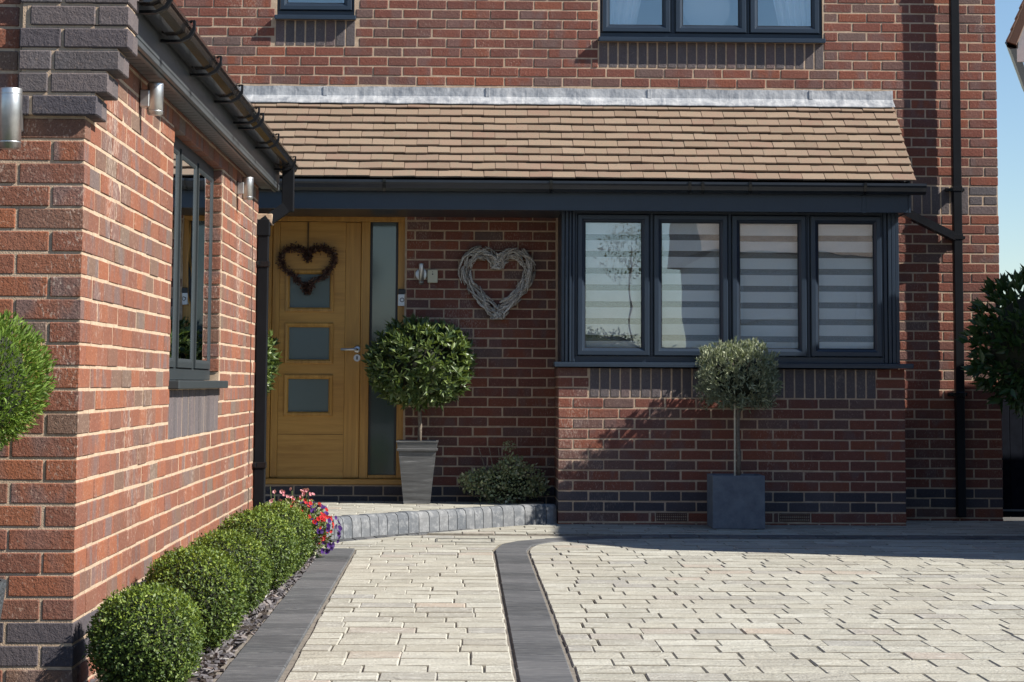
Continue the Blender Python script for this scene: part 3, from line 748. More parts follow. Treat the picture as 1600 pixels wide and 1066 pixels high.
# lead flashing: upstand on the wall + apron dressed over the top tiles
mb = MB(); nx = 60; v = []; f = []
for i in range(nx+1):
    x = RX0 + (RX1+.005-RX0)*i/nx; wob = .006*math.sin(i*1.7)+.004*math.sin(i*.61+1)+random.uniform(-.002, .002)
    for (yy, zz) in ((Y0-.001, 3.285), (Y0-.010, 3.285), (Y0-.012, 3.215), (Y0-.022, 3.203), (Y0-.10+wob*.5, 3.152+wob*.3), (Y0-.10+wob*.5, 3.146+wob*.3)): v.append((x, yy, zz + (wob*.35 if zz > 3.28 else 0)))
for i in range(nx):
    for k in range(5): f.append((i*6+k, i*6+k+1, (i+1)*6+k+1, (i+1)*6+k))
mb.add(v, f); ld = mb.build('lead_flashing', M_lead, proof)
for x in (-1.1, .15, 1.4, 2.65):
    m_ = MB(); m_.box((x, Y0-.0175, 3.212), (x+.03, Y0-.0105, 3.284), .002); m_.build('lap_joint', M_lead, ld)
mb = MB(); mb.box((RX0, 15.925, 2.275), (3.245, 15.944, 2.475), .003); mb.box((3.246, 15.925, 2.275), (3.262, Y0-.002, 2.52), .002); mb.box((2.905, 15.919, 2.272), (2.935, 15.9248, 2.44), .001)
mb.build('fascia', M_frame, proof)
mb = MB(); mb.box((RX0, 15.9455, 2.283), (3.245, Y0-.003, 2.296)); mb.build('soffit', M_frame, proof)
def gutter_mesh(L, w=.112, h=.075, th=.004):
    """ogee-ish gutter along +X, back at y=0 going to -y"""
    prof = [(0, 0), (-.004, -h*.9), (-.03, -h), (-w*.62, -h*.98), (-w*.86, -h*.72), (-w*.93, -h*.35), (-w, -h*.18), (-w, .004), (-w+.008, .004), (-w+.008, -h*.12), (-w*.86, -h*.33), (-w*.78, -h*.66), (-.03, -h*.93), (-.008, -h*.85), (-.004, 0)]
    k = len(prof); v = [(0, a, b) for a, b in prof]+[(L, a, b) for a, b in prof]
    f = [(i, k+i, k+(i+1) % k, (i+1) % k) for i in range(k)] + [tuple(range(k-1, -1, -1)), tuple(range(k, 2*k))]
    return v, f
M_gut_f = plain('dark_gutter', (.013, .017, .024), .35, var=.15, scale=7)
v, f = gutter_mesh(3.36-RX0); gt = MB().add(v, f).build('gutter', M_gut_f, proof); gt.location = (RX0, 15.924, 2.478)
for x in (-.6, .61, 1.62, 1.715, 2.06, 2.9):
    mb = MB(); pr = [(-.002, -.078), (-.03, -.0785), (-.075, -.077), (-.102, -.056), (-.11, -.03), (-.116, -.012), (-.1165, .007), (-.106, .007)]
    vv = [(0, a-.001, b) for a, b in pr]+[(.022, a-.001, b) for a, b in pr]; k = len(pr)
    mb.add(vv, [(i, i+1, k+i+1, k+i) for i in range(k-1)]); o = mb.build('gutter_bracket', M_gutter, gt); o.location = (x-RX0, 0, 0)

# --- downpipe on the main wall with swan-neck branch from the porch gutter
PX = 3.769
dp = MB(); dp.box((PX-.0325, Y0-.128, .03), (PX+.0325, Y0-.055, HTOP), .004); dp = dp.build('downpipe', M_pipe, house)
for z in (2.52, 2.15, .95, 4.3):
    mb = MB(); mb.box((PX-.037, Y0-.133, z-.02), (PX+.037, Y0-.034, z+.02), .003); mb.box((PX-.075, Y0-.036, z-.012), (PX+.075, Y0-.001, z+.012), .003); mb.build('pipe_bracket', M_gutter, dp)
mb = MB(); a = Vector((3.24, 16.45, 2.36)); b = Vector((PX, Y0-.09, 2.14))
def sqbar(mb, a, b, w, upv=(0, 0, 1)):
    a = Vector(a); b = Vector(b); t = (b-a).normalized(); x = t.cross(Vector(upv)).normalized(); y_ = x.cross(t)
    q = [(-1, -1), (1, -1), (1, 1), (-1, 1)]; v = [tuple(p + x*w*i/2 + y_*w*j/2) for p in (a, b) for i, j in q]
    mb.add(v, [(0, 1, 2, 3), (7, 6, 5, 4), (0, 4, 5, 1), (1, 5, 6, 2), (2, 6, 7, 3), (3, 7, 4, 0)]); return mb
sqbar(mb, a, b, .06).build('branch_pipe', M_gutter, dp)

# --- front door: frame, leaf, panes, sidelight
FY = Y0+.035
door = empty('front_door', (0, 0, 0), parent=house); door['label'] = 'golden oak front door with three frosted panes'
fm = MB(); fw = .036
fm.box((DX0+.002, FY, .29), (DX0+fw, FY+.08, 2.245), .003); fm.box((DX1-.062, FY, .29), (DX1-.002, FY+.08, 2.245), .003)
fm.box((-.793, FY, .29), (-.727, FY+.08, 2.2445), .003); fm.box((DX0+.002, FY+.0005, 2.245), (DX1-.002, FY+.08, 2.283), .003); fm.box((-.7265, FY+.001, .29), (DX1-.0625, FY+.079, .318), .003)
fm.build('door_frame', M_oak_v, door)
th = MB(); th.box((DX0+.002, Y0-.012, .247), (DX1-.002, FY+.08, .2895), .004); th.build('threshold', M_oak, door)
LX0, LX1, LZ0, LZ1 = DX0+fw+.003, -.796, .294, 2.241
LY = FY+.02
pan = [(1.042-.25, 1.042), (1.189, 1.436), (1.585, 1.842)]; GX0, GX1 = -1.34, -1.032
lf = MB()
rails = [LZ0] + [v for p_ in pan for v in p_] + [LZ1]
SLX = LX0+.055; SRX = -.914
for i in range(0, len(rails), 2): lf.box((SLX+.0015, LY, rails[i]), (SRX-.0015, LY+.044, rails[i+1]), .0)
for p_ in pan:
    lf.box((SLX+.0015, LY+.0002, p_[0]), (GX0, LY+.0438, p_[1])); lf.box((GX1, LY+.0002, p_[0]), (SRX-.0015, LY+.0438, p_[1]))
lf = lf.build('door_leaf', M_oak, door)
for a, b in ((LX0, SLX), (SRX, LX1)):
    m_ = MB(); m_.box((a, LY-.003, LZ0), (b, LY+.044, LZ1), .003); m_.build('stile', M_oak_v, door)
for p_ in pan:
    rect_sweep(MB(), GX0-.032, GX1+.032, p_[0]-.032, p_[1]+.032, [(0, .002), (0, -.010), (.006, -.014), (.022, -.012), (.032, -.002), (.034, .02)], LY).build('bead', M_oak_v, lf)
    m_ = MB(); m_.box((GX0, LY+.012, p_[0]), (GX1, LY+.02, p_[1])); m_.build('pane', M_obscure, lf)
for zg in (.62,):
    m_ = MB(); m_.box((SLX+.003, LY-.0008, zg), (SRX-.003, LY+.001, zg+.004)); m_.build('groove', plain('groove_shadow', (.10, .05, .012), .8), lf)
m_ = MB(); m_.box((-.7265, FY+.03, .3185), (DX1-.0625, FY+.04, 2.2445)); sg = m_.build('sidelight_pane', M_obscure_d, door); sg['label'] = 'tall frosted sidelight pane'
m_ = MB()
for a in (-.7265, DX1-.0805): m_.box((a, FY+.026, .3185), (a+.018, FY+.0295, 2.2445))
m_.build('sidelight_border', M_black, door)
hn = MB(); Mx = Matrix.Rotation(R(90), 4, 'X')
hn.lathe([(0, 0), (.027, 0), (.027, .008), (.02, .012), (0, .012)], 20, (-.818, LY-.003, 1.268), Mx)
hn.tube([(-.818, LY-.012, 1.268), (-.818, LY-.05, 1.268), (-.828, LY-.058, 1.268), (-.94, LY-.058, 1.266)], .010, 10); hn.build('lever_handle', M_steel, door, True)
kh = MB(); kh.lathe([(0, 0), (.027, 0), (.027, .007), (0, .007)], 20, (-.818, LY-.003, 1.203), Mx); kh = kh.build('keyhole_plate', M_steel, door)
m_ = MB(); m_.box((-.823, LY-.0125, 1.190), (-.813, LY-.0105, 1.216), .001); m_.build('keyhole', M_black, kh)

# ================================================================== GARAGE
GX, GY, GE = -1.263, 7.25, 13.36
garage = empty('brick_garage', (0, 0, 0)); tag(garage, 'red brick garage wing with dark eaves and side window on the left', 'garage')
def mats_g(c): return M_blue if c in (1, 2) else M_brick_g
WY0, WY1 = 9.46, 11.36; WZ0, WZ1 = .985, 2.14; TOPN = 30
NG = 29                                           # courses below the soffit
gs = wall_core('side_wall', (GX-.0025, GY+.210, 0), (0, 1, 0), GE-GY-.212, -.05, 2.3, .22, [(WY0-GY-.21, WY1-GY-.205, WZ0, WZ1)], M_mortar, garage)
pcs = course_bricks((GX, GY, 0), (0, 1, 0), GE-GY, Z0, -1, NG+1, .075, mats_g, [(WY0-GY, WY1-GY, Z0+10*.075-.005, WZ0), (WY0-GY, WY1-GY+.062, WZ0, WZ1)], a=(.1125, .225))
pcs += soldiers((GX, GY, 0), (0, 1, 0), WY0-GY, WY1-GY, Z0+10*.075, WZ0-.004, M_soldier)
pcs += [dict(p) for p in corner_bricks(GX, GY, -1, 1, Z0, -1, 25, .075, mats_g, True)]
for p in pcs:
    x, y, s = proj(p['M'].translation)
    if y > 985 and x > 140: p['w'] = 0
place_pieces('brick', pcs, gs, .0025, 300)
gf = wall_core('front_wall', (-4.0, GY+.0035, 0), (1, 0, 0), 4.0+GX-.24, -.05, 2.45, .22, [], M_mortar, garage)
m_ = MB(); m_.box((GX-.239, GY+.0036, -.05), (GX-.0036, GY+.2095, 2.3)); m_.build('corner_core', M_mortar, garage)
pcs = course_bricks((-4.0, GY, 0), (1, 0, 0), 4.0+GX, Z0, -1, 33, .075, mats_g, [(4.0-1.488, 4.0+GX+1, Z0+25*.075-.005, 9)], a=(0, 0), b=(.225, .1125), rev=True)
place_pieces('brick', pcs, gf, .003, 120)
# corbelled kneeler of blue bricks
kn = empty('corbel', parent=garage); kn['label'] = 'stepped corbel of dark blue bricks under the eaves'
ends = [-1.222, -1.187, -1.152, -1.122, -1.122, -1.122, -1.122]
mbm = MB(); mbm.box((-1.475, GY-.022, Z0+25*.075+.003), (-1.245, GY+.165, 2.40))
for i, e in enumerate(ends): mbm.box((-1.46, GY-.023, Z0+(25+i)*.075+.002), (e-.008, GY+.164, Z0+(26+i)*.075-.002))
mbm.build('mortar_core', M_mortar, kn)
for i, e in enumerate(ends):
    zl = Z0+(25+i)*.075; x = e; first = (.215, .19, .215, .215, .1025, .215, .1025)[i]; row = []
    a = e
    seg = first
    while a > -1.484+.03:
        b = max(a-seg, -1.484); row.append((b, a)); a = b-.010; seg = .215
    for b, a in row:
        o = bpy.data.objects.new('brick', box_mesh('brick', (round(a-b, 3), .1025, .065), .004, M_soldier if i % 3 else M_blue)); COL.objects.link(o); o.parent = kn
        o.location = ((a+b)/2, GY-.03+.05125+random.uniform(-.002, .002), zl+.0325)
    o = bpy.data.objects.new('brick', box_mesh('brick', (.215, .1025, .065), .004, M_soldier)); COL.objects.link(o); o.parent = kn
    o.location = (e-.1075+random.uniform(-.002, .001), GY-.03+.113+.05125, zl+.0325)
# far corbel end, its sunlit brick ends painted in with pale mortar colour
for i, e in enumerate((-1.215, -1.17)):
    o = bpy.data.objects.new('brick', box_mesh('brick', (.215, .1025, .065), .004, M_mortar)); COL.objects.link(o); o.parent = kn
    o.location = (e-.1075, GE-.02, Z0+(25+i)*.075+.0325)
m_ = MB(); m_.box((-4.0, GE-.22, -.05), (GX-.24, GE, 2.45)); m_.build('rear_wall', M_render, garage)
# garage side window
gw = empty('side_window', parent=garage); gw['label'] = 'dark grey three-light side window'
XF = GX-.046
m_ = MB()
m_.box((XF-.06, WY0, WZ0+.04), (XF, WY1-.005, WZ0+.095), .002); m_.box((XF-.06, WY0, WZ1-.06), (XF, WY1-.005, WZ1), .002)
YM, YM2 = 9.97, 10.63
for a, b in ((WY0, WY0+.055), (YM-.035, YM+.035), (YM2-.035, YM2+.035), (WY1-.067, WY1-.005)): m_.box((XF-.06, a, WZ0+.095), (XF-.0005, b, WZ1-.06), .002)
gwf = m_.build('window_frame', M_frame_g, gw)
for a, b in ((WY0+.057, YM-.037), (YM+.037, YM2-.037), (YM2+.037, WY1-.069)):
    mb = MB(); rect_sweep(mb, a, b, WZ0+.097, WZ1-.062, [(0, .02), (0, -.008), (.026, -.008), (.038, -.004), (.042, .0), (.042, .02)], 0)
    for vv in mb.v:
        t = vv.copy(); vv[:, 0] = XF - t[:, 1]; vv[:, 1] = t[:, 0]
    mb.build('sash', M_frame_g, gw)
    mb = MB(); mb.box((XF-.004, a+.041, WZ0+.138), (XF+.001, b-.041, WZ1-.103)); mb.build('pane', M_glass, gw)
mb = MB(); mb.box((XF-.06, WY0-.02, WZ0), (GX+.045, WY1+.03, WZ0+.038), .004); mb.build('sill', M_frame_g, gw)
m_ = MB(); m_.box((XF-.9, WY0-.2, .3), (XF-.88, WY1+.2, 2.4)); m_.build('interior_wall', M_room, garage)
rv = []
for c in range(10, 30):
    zl = Z0+c*.075
    if zl < WZ0+.03 or zl > WZ1-.03: continue
    ctr = Vector((GX-.0285, WY1+.0265, zl+.0325)); rv.append(dict(size=(.052, .06, .065), M=Matrix.Translation(ctr), mat=M_brick_g, w=area_px(ctr, .05, .065), c=c))
place_pieces('brick', rv, gs, .003, 30)
# movement joint near the far end
m_ = MB(); m_.box((GX-.006, 13.02, 0), (GX+.0015, 13.034, 2.2)); m_.build('movement_joint', M_gasket, gs)
# eaves: soffit boards, fascia, gutter, brackets, eaves tiles
XFA = -1.15; ZFA = 2.19; EY0, EY1 = GY+.19, GE+.13
sof = MB(); sof.box((GX-.02, EY0, 2.212), (XFA, EY1, 2.216)); sof = sof.build('soffit', M_gsoffit, garage)
k = 0; y = EY0
while y < EY1-.05:
    o = bpy.data.objects.new('soffit_board', box_mesh('soffit_board', (abs(XFA-GX)-.004, .094, .008), .003, M_gsoffit)); COL.objects.link(o); o.parent = sof
    o.location = ((GX+XFA)/2, y+.05, 2.206); y += .1
fa = MB(); fa.box((XFA-.018, EY0, ZFA), (XFA, EY1, 2.36), .003); fa.box((XFA-.035, EY0, ZFA-.006), (XFA-.0185, EY1, 2.21), .002)
fa.box((XFA-.3, EY1+.0005, ZFA), (XFA, EY1+.016, 2.36), .002); fa = fa.build('fascia', M_gfascia, garage)
v, f = gutter_mesh(EY1-EY0+.12, w=.112, h=.05); v = [(XFA+.002-b, EY0-.06+a, c) for a, b, c in v]
gg = MB().add(v, f).build('gutter', plain('glossy_gutter', (.02, .018, .017), .10, spec=.6), garage); gg.location = (0, 0, 2.352)
for y in (8.15, 9.05, 9.93, 10.75, 10.98, 11.9, 13.1, 7.5):
    mb = MB(); pr = [(-.002, -.058), (-.03, -.060), (-.075, -.059), (-.104, -.042), (-.116, -.022), (-.122, -.010), (-.1225, .012), (-.108, .012), (-.108, .006)]
    k = len(pr); pr2 = [(a-(.008 if a < -.09 else 0), b-(.010 if b < 0 else -.003)) for a, b in pr]
    vv = [(XFA+.002-a, -.015, b) for a, b in pr]+[(XFA+.002-a, .015, b) for a, b in pr] + [(XFA+.002-a, -.015, b) for a, b in pr2]+[(XFA+.002-a, .015, b) for a, b in pr2]
    ff = []
    for i in range(k-1): ff += [(i, i+1, k+i+1, k+i), (2*k+i, 3*k+i, 3*k+i+1, 2*k+i+1), (i, 2*k+i, 2*k+i+1, i+1), (k+i, k+i+1, 3*k+i+1, 3*k+i)]
    mb.add(vv, ff); o = mb.build('gutter_bracket', M_pipe, gg); o.location = (0, y, 0)
# garage roof: slope rising to the left with interlocking tiles
gr = MB(); rs = R(35); ex, ez = XFA+.045, 2.375
rx = -3.9; rzz = ez + (ex-rx)*math.tan(rs)
gr.add([(ex-.03, EY0-.2, ez-.03), (ex-.03, EY1+.05, ez-.03), (rx, EY1+.05, rzz-.03), (rx, EY0-.2, rzz-.03)], [(0, 1, 2, 3)])
groof = gr.build('roof', M_tile_g, garage)
def wavy_tile():
    mb = MB(); v = []; f = []; nseg = 10; w = .30; L = .40
    for j, yy in enumerate((0, L)):
        for s_ in (0, 1):
            for i in range(nseg+1):
                t = i/nseg; h = .022*math.sin(t*2*math.pi) + .012
                v.append((t*w, yy, h - s_*.018))
    q = nseg+1
    for i in range(nseg):
        f += [(i, i+1, 2*q+i+1, 2*q+i), (q+i+1, q+i, 3*q+i, 3*q+i+1), (i+1, i, q+i, q+i+1)]
    mb.add(v, f); return mb.mesh('eaves_tile', True)
wt = wavy_tile(); wt.materials.append(M_tile_g)
ntile = int((EY1+.05-EY0+.2)/.30)
rest = MB(); vt = np.array([q.co for q in wt.vertices]); ft = [tuple(p.vertices) for p in wt.polygons]
for rr in range(9):
    for k in range(ntile):
        yk = EY1+.05 - (k+1)*.30 + .0
        loc = Vector((ex - rr*.33*math.cos(rs), yk, ez + rr*.33*math.sin(rs) + .012))
        # local x -> +Y world, local y -> up the slope (-X)
        M = Matrix.Translation(loc) @ Matrix(((0, -math.cos(rs), math.sin(rs), 0), (1, 0, 0, 0), (0, math.sin(rs), math.cos(rs), 0), (0, 0, 0, 1)))
        if rr == 0:
            o = bpy.data.objects.new('eaves_tile', wt); COL.objects.link(o); o.parent = groof; o.matrix_local = M
        else: rest.add(xf(M, vt), ft)
rest.build('roof_tiles', M_tile_g, groof, kind='stuff')
# downpipe with swan neck at the far corner
gd = MB(); gd.box((-1.259, GE-.075, .0), (-1.192, GE-.01, 1.99), .005); gd.box((-1.264, GE-.081, 1.90), (-1.187, GE-.004, 2.0), .004)
sqbar(gd, (-1.226, GE-.043, 1.975), (-1.08, GE-.02, 2.085), .066, (0, 1, 0)); gd.box((-1.118, GE-.055, 2.05), (-1.046, GE+.015, 2.31), .004)
gd = gd.build('downpipe', M_pipe, garage)
for z in (1.73, .52):
    m_ = MB(); m_.box((-1.264, GE-.081, z-.018), (-1.186, GE-.004, z+.018), .003); m_.box((GX, GE-.125, z-.012), (GX+.02, GE-.082, z+.012), .003); m_.build('pipe_bracket', M_gutter, gd)

# ================================================================== NEIGHBOURS AND STREET
nb = empty('neighbour_house', (0, 0, 0)); tag(nb, 'white neighbouring gable with dark tiled roof at the right edge', 'house')
ny = 18.5
m_ = MB(); m_.box((5.25, ny+.35, -.05), (9.5, ny+7, 3.86)); m_.build('wall', M_render, nb)
m_ = MB(); m_.add([(4.722, ny, 3.785), (6.2, ny, 3.785), (6.2, ny, 5.62), (5.40, ny, 5.62), (4.722, ny, 3.96)], [(0, 1, 2, 3, 4)])
vv = np.concatenate(m_.v); m2 = MB(); k = len(vv)
m2.add(np.concatenate([vv, vv+np.array([0, .03, 0])]), [tuple(range(k)), tuple(range(2*k-1, k-1, -1))] + [(i, k+i, k+(i+1) % k, (i+1) % k) for i in range(k)]); m2.build('bargeboard', M_white, nb)
sl_ = math.atan2(.35, .14)
m_ = MB()
for yy0 in (ny-.07,):
    A = [(4.645, 3.955), (5.42, 5.85), (5.50, 5.82), (4.72, 3.925)]
    vv = [(x, yy0, z) for x, z in A]+[(x, ny+7, z) for x, z in A]
    m_.add(vv, [(0, 1, 2, 3), (7, 6, 5, 4), (0, 4, 5, 1), (1, 5, 6, 2), (2, 6, 7, 3), (3, 7, 4, 0)])
nr = m_.build('roof', M_tile_g, nb)
for i in range(16):
    t = MB(); d = .1*i; L = .12
    a = Vector((4.648, 0, 3.957)) + Vector((.3787, 0, .9255))*d
    q = [(a.x-.014, a.z), (a.x+.3787*L-.002, a.z+.9255*L), (a.x+.3787*L+.012, a.z+.9255*L-.004), (a.x+.004, a.z-.006)]
    vv = [(x, ny-.09, z) for x, z in q]+[(x, ny+.6, z) for x, z in q]
    t.add(vv, [(0, 1, 2, 3), (7, 6, 5, 4), (0, 4, 5, 1), (1, 5, 6, 2), (2, 6, 7, 3), (3, 7, 4, 0)]); t.build('roof_tile', M_tile_g, nr)
v, f = gutter_mesh(3.0, w=.11, h=.06); v = [(4.735+b, ny-.02+a, c) for a, b, c in v]
o = MB().add(v, [q[::-1] for q in f]).build('gutter', M_gutter, nb); o.location = (0, 0, 3.955)
pv_ = Matrix.Translation((4.7, ny, 0)); nb.matrix_world = pv_ @ Matrix.Rotation(R(-17), 4, 'Z') @ pv_.inverted()

# unseen building added on the right, profile shaped to shade bay and drive
ob = empty('added_shade_building', (0, 0, 0)); tag(ob, 'unseen brick building added beyond the right boundary to shade the bay and drive', 'building')
OX = 5.2
prof = [(12.25, -.05), (12.22, 3.65), (12.68, 4.10), (13.6, 4.12), (14.45, 4.07), (14.75, 3.97), (14.93, 3.82), (15.35, 3.52), (16.26, 2.25), (16.26, -.05)]
mb = MB(); k = len(prof); mb.add([(OX, a, b) for a, b in prof]+[(OX+3.5, a, b) for a, b in prof], [tuple(range(k-1, -1, -1)), tuple(range(k, 2*k))] + [(i, (i+1) % k, k+(i+1) % k, k+i) for i in range(k)])
mb.build('wall', M_brick, ob)
fence = empty('added_shade_fence', (4.62, 15.2, 0)); tag(fence, 'unseen dark timber fence added at right to shade the lower house wall', 'fence')  # fence added out of view, height set to shade the lower right wall
for i in range(14):
    o = bpy.data.objects.new('fence_board', box_mesh('fence_board', (.02, .12, 1.72), .003, plain('dark_timber', (.05, .04, .035), .8, var=.3) if 'dark_timber' not in bpy.data.materials else bpy.data.materials['dark_timber'])); COL.objects.link(o); o.parent = fence
    o.location = (0, -.7 + i*.125, .86)
M_timber = bpy.data.materials['dark_timber']
M_gate = plain('navy_gate', (.010, .012, .018), .95, var=.2, spec=.05)
gate = empty('side_gate', (4.12, 16.98, .0)); tag(gate, 'very dark vertical board gate under the laurel at right', 'gate')
for i in range(5):
    o = bpy.data.objects.new('gate_board', box_mesh('gate_board', (.098, .022, 1.55), .003, M_gate)); COL.objects.link(o); o.parent = gate
    o.location = (.055+.1*i, 0, .785)
for z in (.2, 1.35):
    m_ = MB(); m_.box((.006, .0115, z), (.505, .04, z+.09), .003); m_.build('ledge', M_gate, gate)
m_ = MB(); m_.box((.03, -.022, .055), (.5, -.0115, .07), .002); m_.build('bottom_rail', plain('grey_metal', (.18, .18, .18), .5, metal=.6), gate)

# house and tree over the road: they show as reflections in the bay window
opp = empty('opposite_house', (0, 0, 0)); tag(opp, 'brick house across the road behind the viewpoint', 'house')
oy = -20
m_ = MB(); m_.box((6.0, oy-8, -.05), (22, oy, 4.3)); m_.build('wall', M_render, opp)
m_ = MB(); A = [(oy+.5, 4.15), (oy-4, 8.0), (oy-8.5, 4.15)]
m_.add([(5.6, a, b) for a, b in A]+[(22.4, a, b) for a, b in A], [(0, 2, 1), (3, 4, 5), (0, 1, 4, 3), (1, 2, 5, 4), (2, 0, 3, 5)]); m_.build('roof', plain('opposite_roof', (.30, .22, .16), .9, var=.3, scale=5), opp)
for x in (7.2, 10.0, 13.0, 16.0):
    for z in (2.55, .9):
        m_ = MB(); rect_sweep(m_, x-.7, x+.7, z, z+1.15, [(0, .0), (0, -.05), (.08, -.05), (.08, .0)], 0); w_ = m_.build('window', M_white, opp); w_.location = (0, oy+.02, 0); w_.scale = (1, -1, 1)
        m_ = MB(); m_.box((x-.62, oy+.005, z+.08), (x+.62, oy+.015, z+1.07)); m_.build('pane', M_room, opp)

# ================================================================== PLANTS
LEAF_V = np.array([(0, 0, 0), (-.5, .42, .10), (0, .5, -.03), (.5, .42, .10), (0, 1, -.06)]); LEAF_F = [(0, 2, 1), (0, 3, 2), (1, 2, 4), (2, 3, 4)]
def frames(d, roll):
    """per-leaf bases from directions (n,3)"""
    d = d/np.linalg.norm(d, axis=1, keepdims=True)
    ref = np.where(np.abs(d[:, 2:3]) < .95, np.array([[0, 0, 1.]]), np.array([[1., 0, 0]]))
    x = np.cross(d, ref); x /= np.linalg.norm(x, axis=1, keepdims=True); z = np.cross(x, d)
    c, s = np.cos(roll)[:, None], np.sin(roll)[:, None]
    return x*c+z*s, d, z*c-x*s
def leaves_arrays(pos, d, length, width, roll, hint=None):
    if hint is None: x, y, z = frames(d, roll)
    else:
        y = d/np.linalg.norm(d, axis=1, keepdims=True); z = hint - (hint*y).sum(1, keepdims=True)*y; z /= np.linalg.norm(z, axis=1, keepdims=True)+1e-9; x = np.cross(y, z)
    T = LEAF_V
    V = pos[:, None, :] + (T[None, :, 0:1]*width[:, None, None])*x[:, None, :] + (T[None, :, 1:2]*length[:, None, None])*y[:, None, :] + (T[None, :, 2:3]*length[:, None, None])*z[:, None, :]
    return V
def leaf_mesh(name, V, mat):
    n_ = len(V); T = len(LEAF_V); v = V.reshape(-1, 3)
    F = (np.array(LEAF_F)[None] + (np.arange(n_)*T)[:, None, None]).reshape(-1, 3)
    m = bpy.data.meshes.new(name); m.vertices.add(len(v)); m.vertices.foreach_set('co', v.ravel()); m.loops.add(F.size); m.loops.foreach_set('vertex_index', F.ravel())
    m.polygons.add(len(F)); m.polygons.foreach_set('loop_start', np.arange(0, F.size, 3)); m.polygons.foreach_set('loop_total', np.full(len(F), 3)); m.update(calc_edges=True)
    m.materials.append(mat); return m
def sphere_dirs(n_, rng):
    v = rng.normal(size=(n_, 3)); return v/np.linalg.norm(v, axis=1, keepdims=True)
def lump(d, k, amp, rng):
    """smooth bumps over directions"""
    out = np.zeros(len(d))
    for _ in range(k):
        a = sphere_dirs(1, rng)[0]; out += np.maximum(0, d@a - .75)*4*rng.uniform(-.6, 1)
    return 1+amp*out
def superell(d, e):
    return 1/np.power(np.abs(d[:, 0])**e+np.abs(d[:, 1])**e+np.abs(d[:, 2])**e, 1/e)
def crown(n_, rad, len_r, wr, outw, rng, e=2, shell=(.84, 1.02), cluster=1, amp=.05, up=0.0, spread=.9, hj=.55, hup=.25):
    nc = n_//cluster; d = sphere_dirs(nc, rng); r = superell(d, e)*lump(d, 14, amp, rng)*rng.uniform(*shell, nc); stray = rng.uniform(size=nc) < .035; r = np.where(stray, r*rng.uniform(1.0, 1.0+min(.16, .02*cluster+.02), nc), r)
    base = d*r[:, None]*np.array(rad); nrm = d/np.array(rad); nrm /= np.linalg.norm(nrm, axis=1, keepdims=True)
    base = np.repeat(base, cluster, 0); nrm = np.repeat(nrm, cluster, 0)
    dirs = nrm*outw + rng.normal(size=(len(base), 3))*spread*.6 + np.array([0, 0, up])
    L = rng.uniform(*len_r, len(base)); pos = base + rng.normal(size=base.shape)*.004
    return leaves_arrays(pos, dirs, L, L*wr*rng.uniform(.8, 1.2, len(L)), None, nrm + np.array([.1, 0, hup]) + rng.normal(size=nrm.shape)*hj)
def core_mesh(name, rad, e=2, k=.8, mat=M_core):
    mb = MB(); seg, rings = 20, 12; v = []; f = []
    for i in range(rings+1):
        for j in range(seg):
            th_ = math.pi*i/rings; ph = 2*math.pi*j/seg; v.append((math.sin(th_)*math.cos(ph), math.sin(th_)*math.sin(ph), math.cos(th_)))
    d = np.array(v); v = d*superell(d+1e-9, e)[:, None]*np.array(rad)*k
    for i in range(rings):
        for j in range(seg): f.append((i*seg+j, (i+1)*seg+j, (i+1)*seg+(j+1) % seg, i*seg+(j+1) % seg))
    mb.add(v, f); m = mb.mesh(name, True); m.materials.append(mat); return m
def foliage(root, V, mat, cz, solo=0, nm='leaf', part='foliage', rel=None):
    """most leaves joined as foliage, the ones nearest the viewer as leaf objects"""
    V = V + np.array([0, 0, cz])
    if solo:
        score = V[:, 4, 1] + .3*np.abs(V[:, 4, 0]); idx = np.argsort(score); a, b = idx[:solo], idx[solo:]
        for i in a:
            p = V[i]; c = p[0].copy(); m = bpy.data.meshes.new(nm); m.from_pydata((p-c).tolist(), [], LEAF_F); m.update(); m.materials.append(mat)
            o = link(nm, m, None, root); o.location = c
        V = V[b]
    o = link(part, leaf_mesh(part, V, mat), None, root, 'stuff'); return o

# --- slate chippings
rng = np.random.default_rng(5); bed = MB(); bed.prism([(-1.262, 6.6), (-.84, 6.6), (-.865, 13.55), (-1.262, 13.55)], -.05, -.014)
bd = bed.build('planting_bed', M_soil); struct(bd, 'planting bed of slate chippings along the garage wall')
ch = MB()
for i in range(2600):
    y = rng.uniform(6.7, 13.5); x = rng.uniform(-1.255, -.848); L = rng.uniform(.018, .055); W = L*rng.uniform(.4, .8); n_ = rng.integers(4, 7)
    ang = np.sort(rng.uniform(0, 2*np.pi, n_)); t = rng.uniform(.004, .009)
    p = np.stack([np.cos(ang)*L/2, np.sin(ang)*W/2], 1)
    v = np.concatenate([np.c_[p, np.zeros(n_)], np.c_[p*.9, np.full(n_, t)]])
    M = Matrix.Translation((x, y, -.012+rng.uniform(0, .018))) @ Euler((rng.normal(0, .3), rng.normal(0, .3), rng.uniform(0, 6.28))).to_matrix().to_4x4()
    f = [tuple(range(n_-1, -1, -1)), tuple(range(n_, 2*n_))] + [(k, (k+1) % n_, n_+(k+1) % n_, n_+k) for k in range(n_)]
    ch.add(xf(M, v), f)
ch = ch.build('slate_chippings', M_chip); tag(ch, 'dark slate chippings covering the bed under the box balls', 'chippings', kind='stuff')

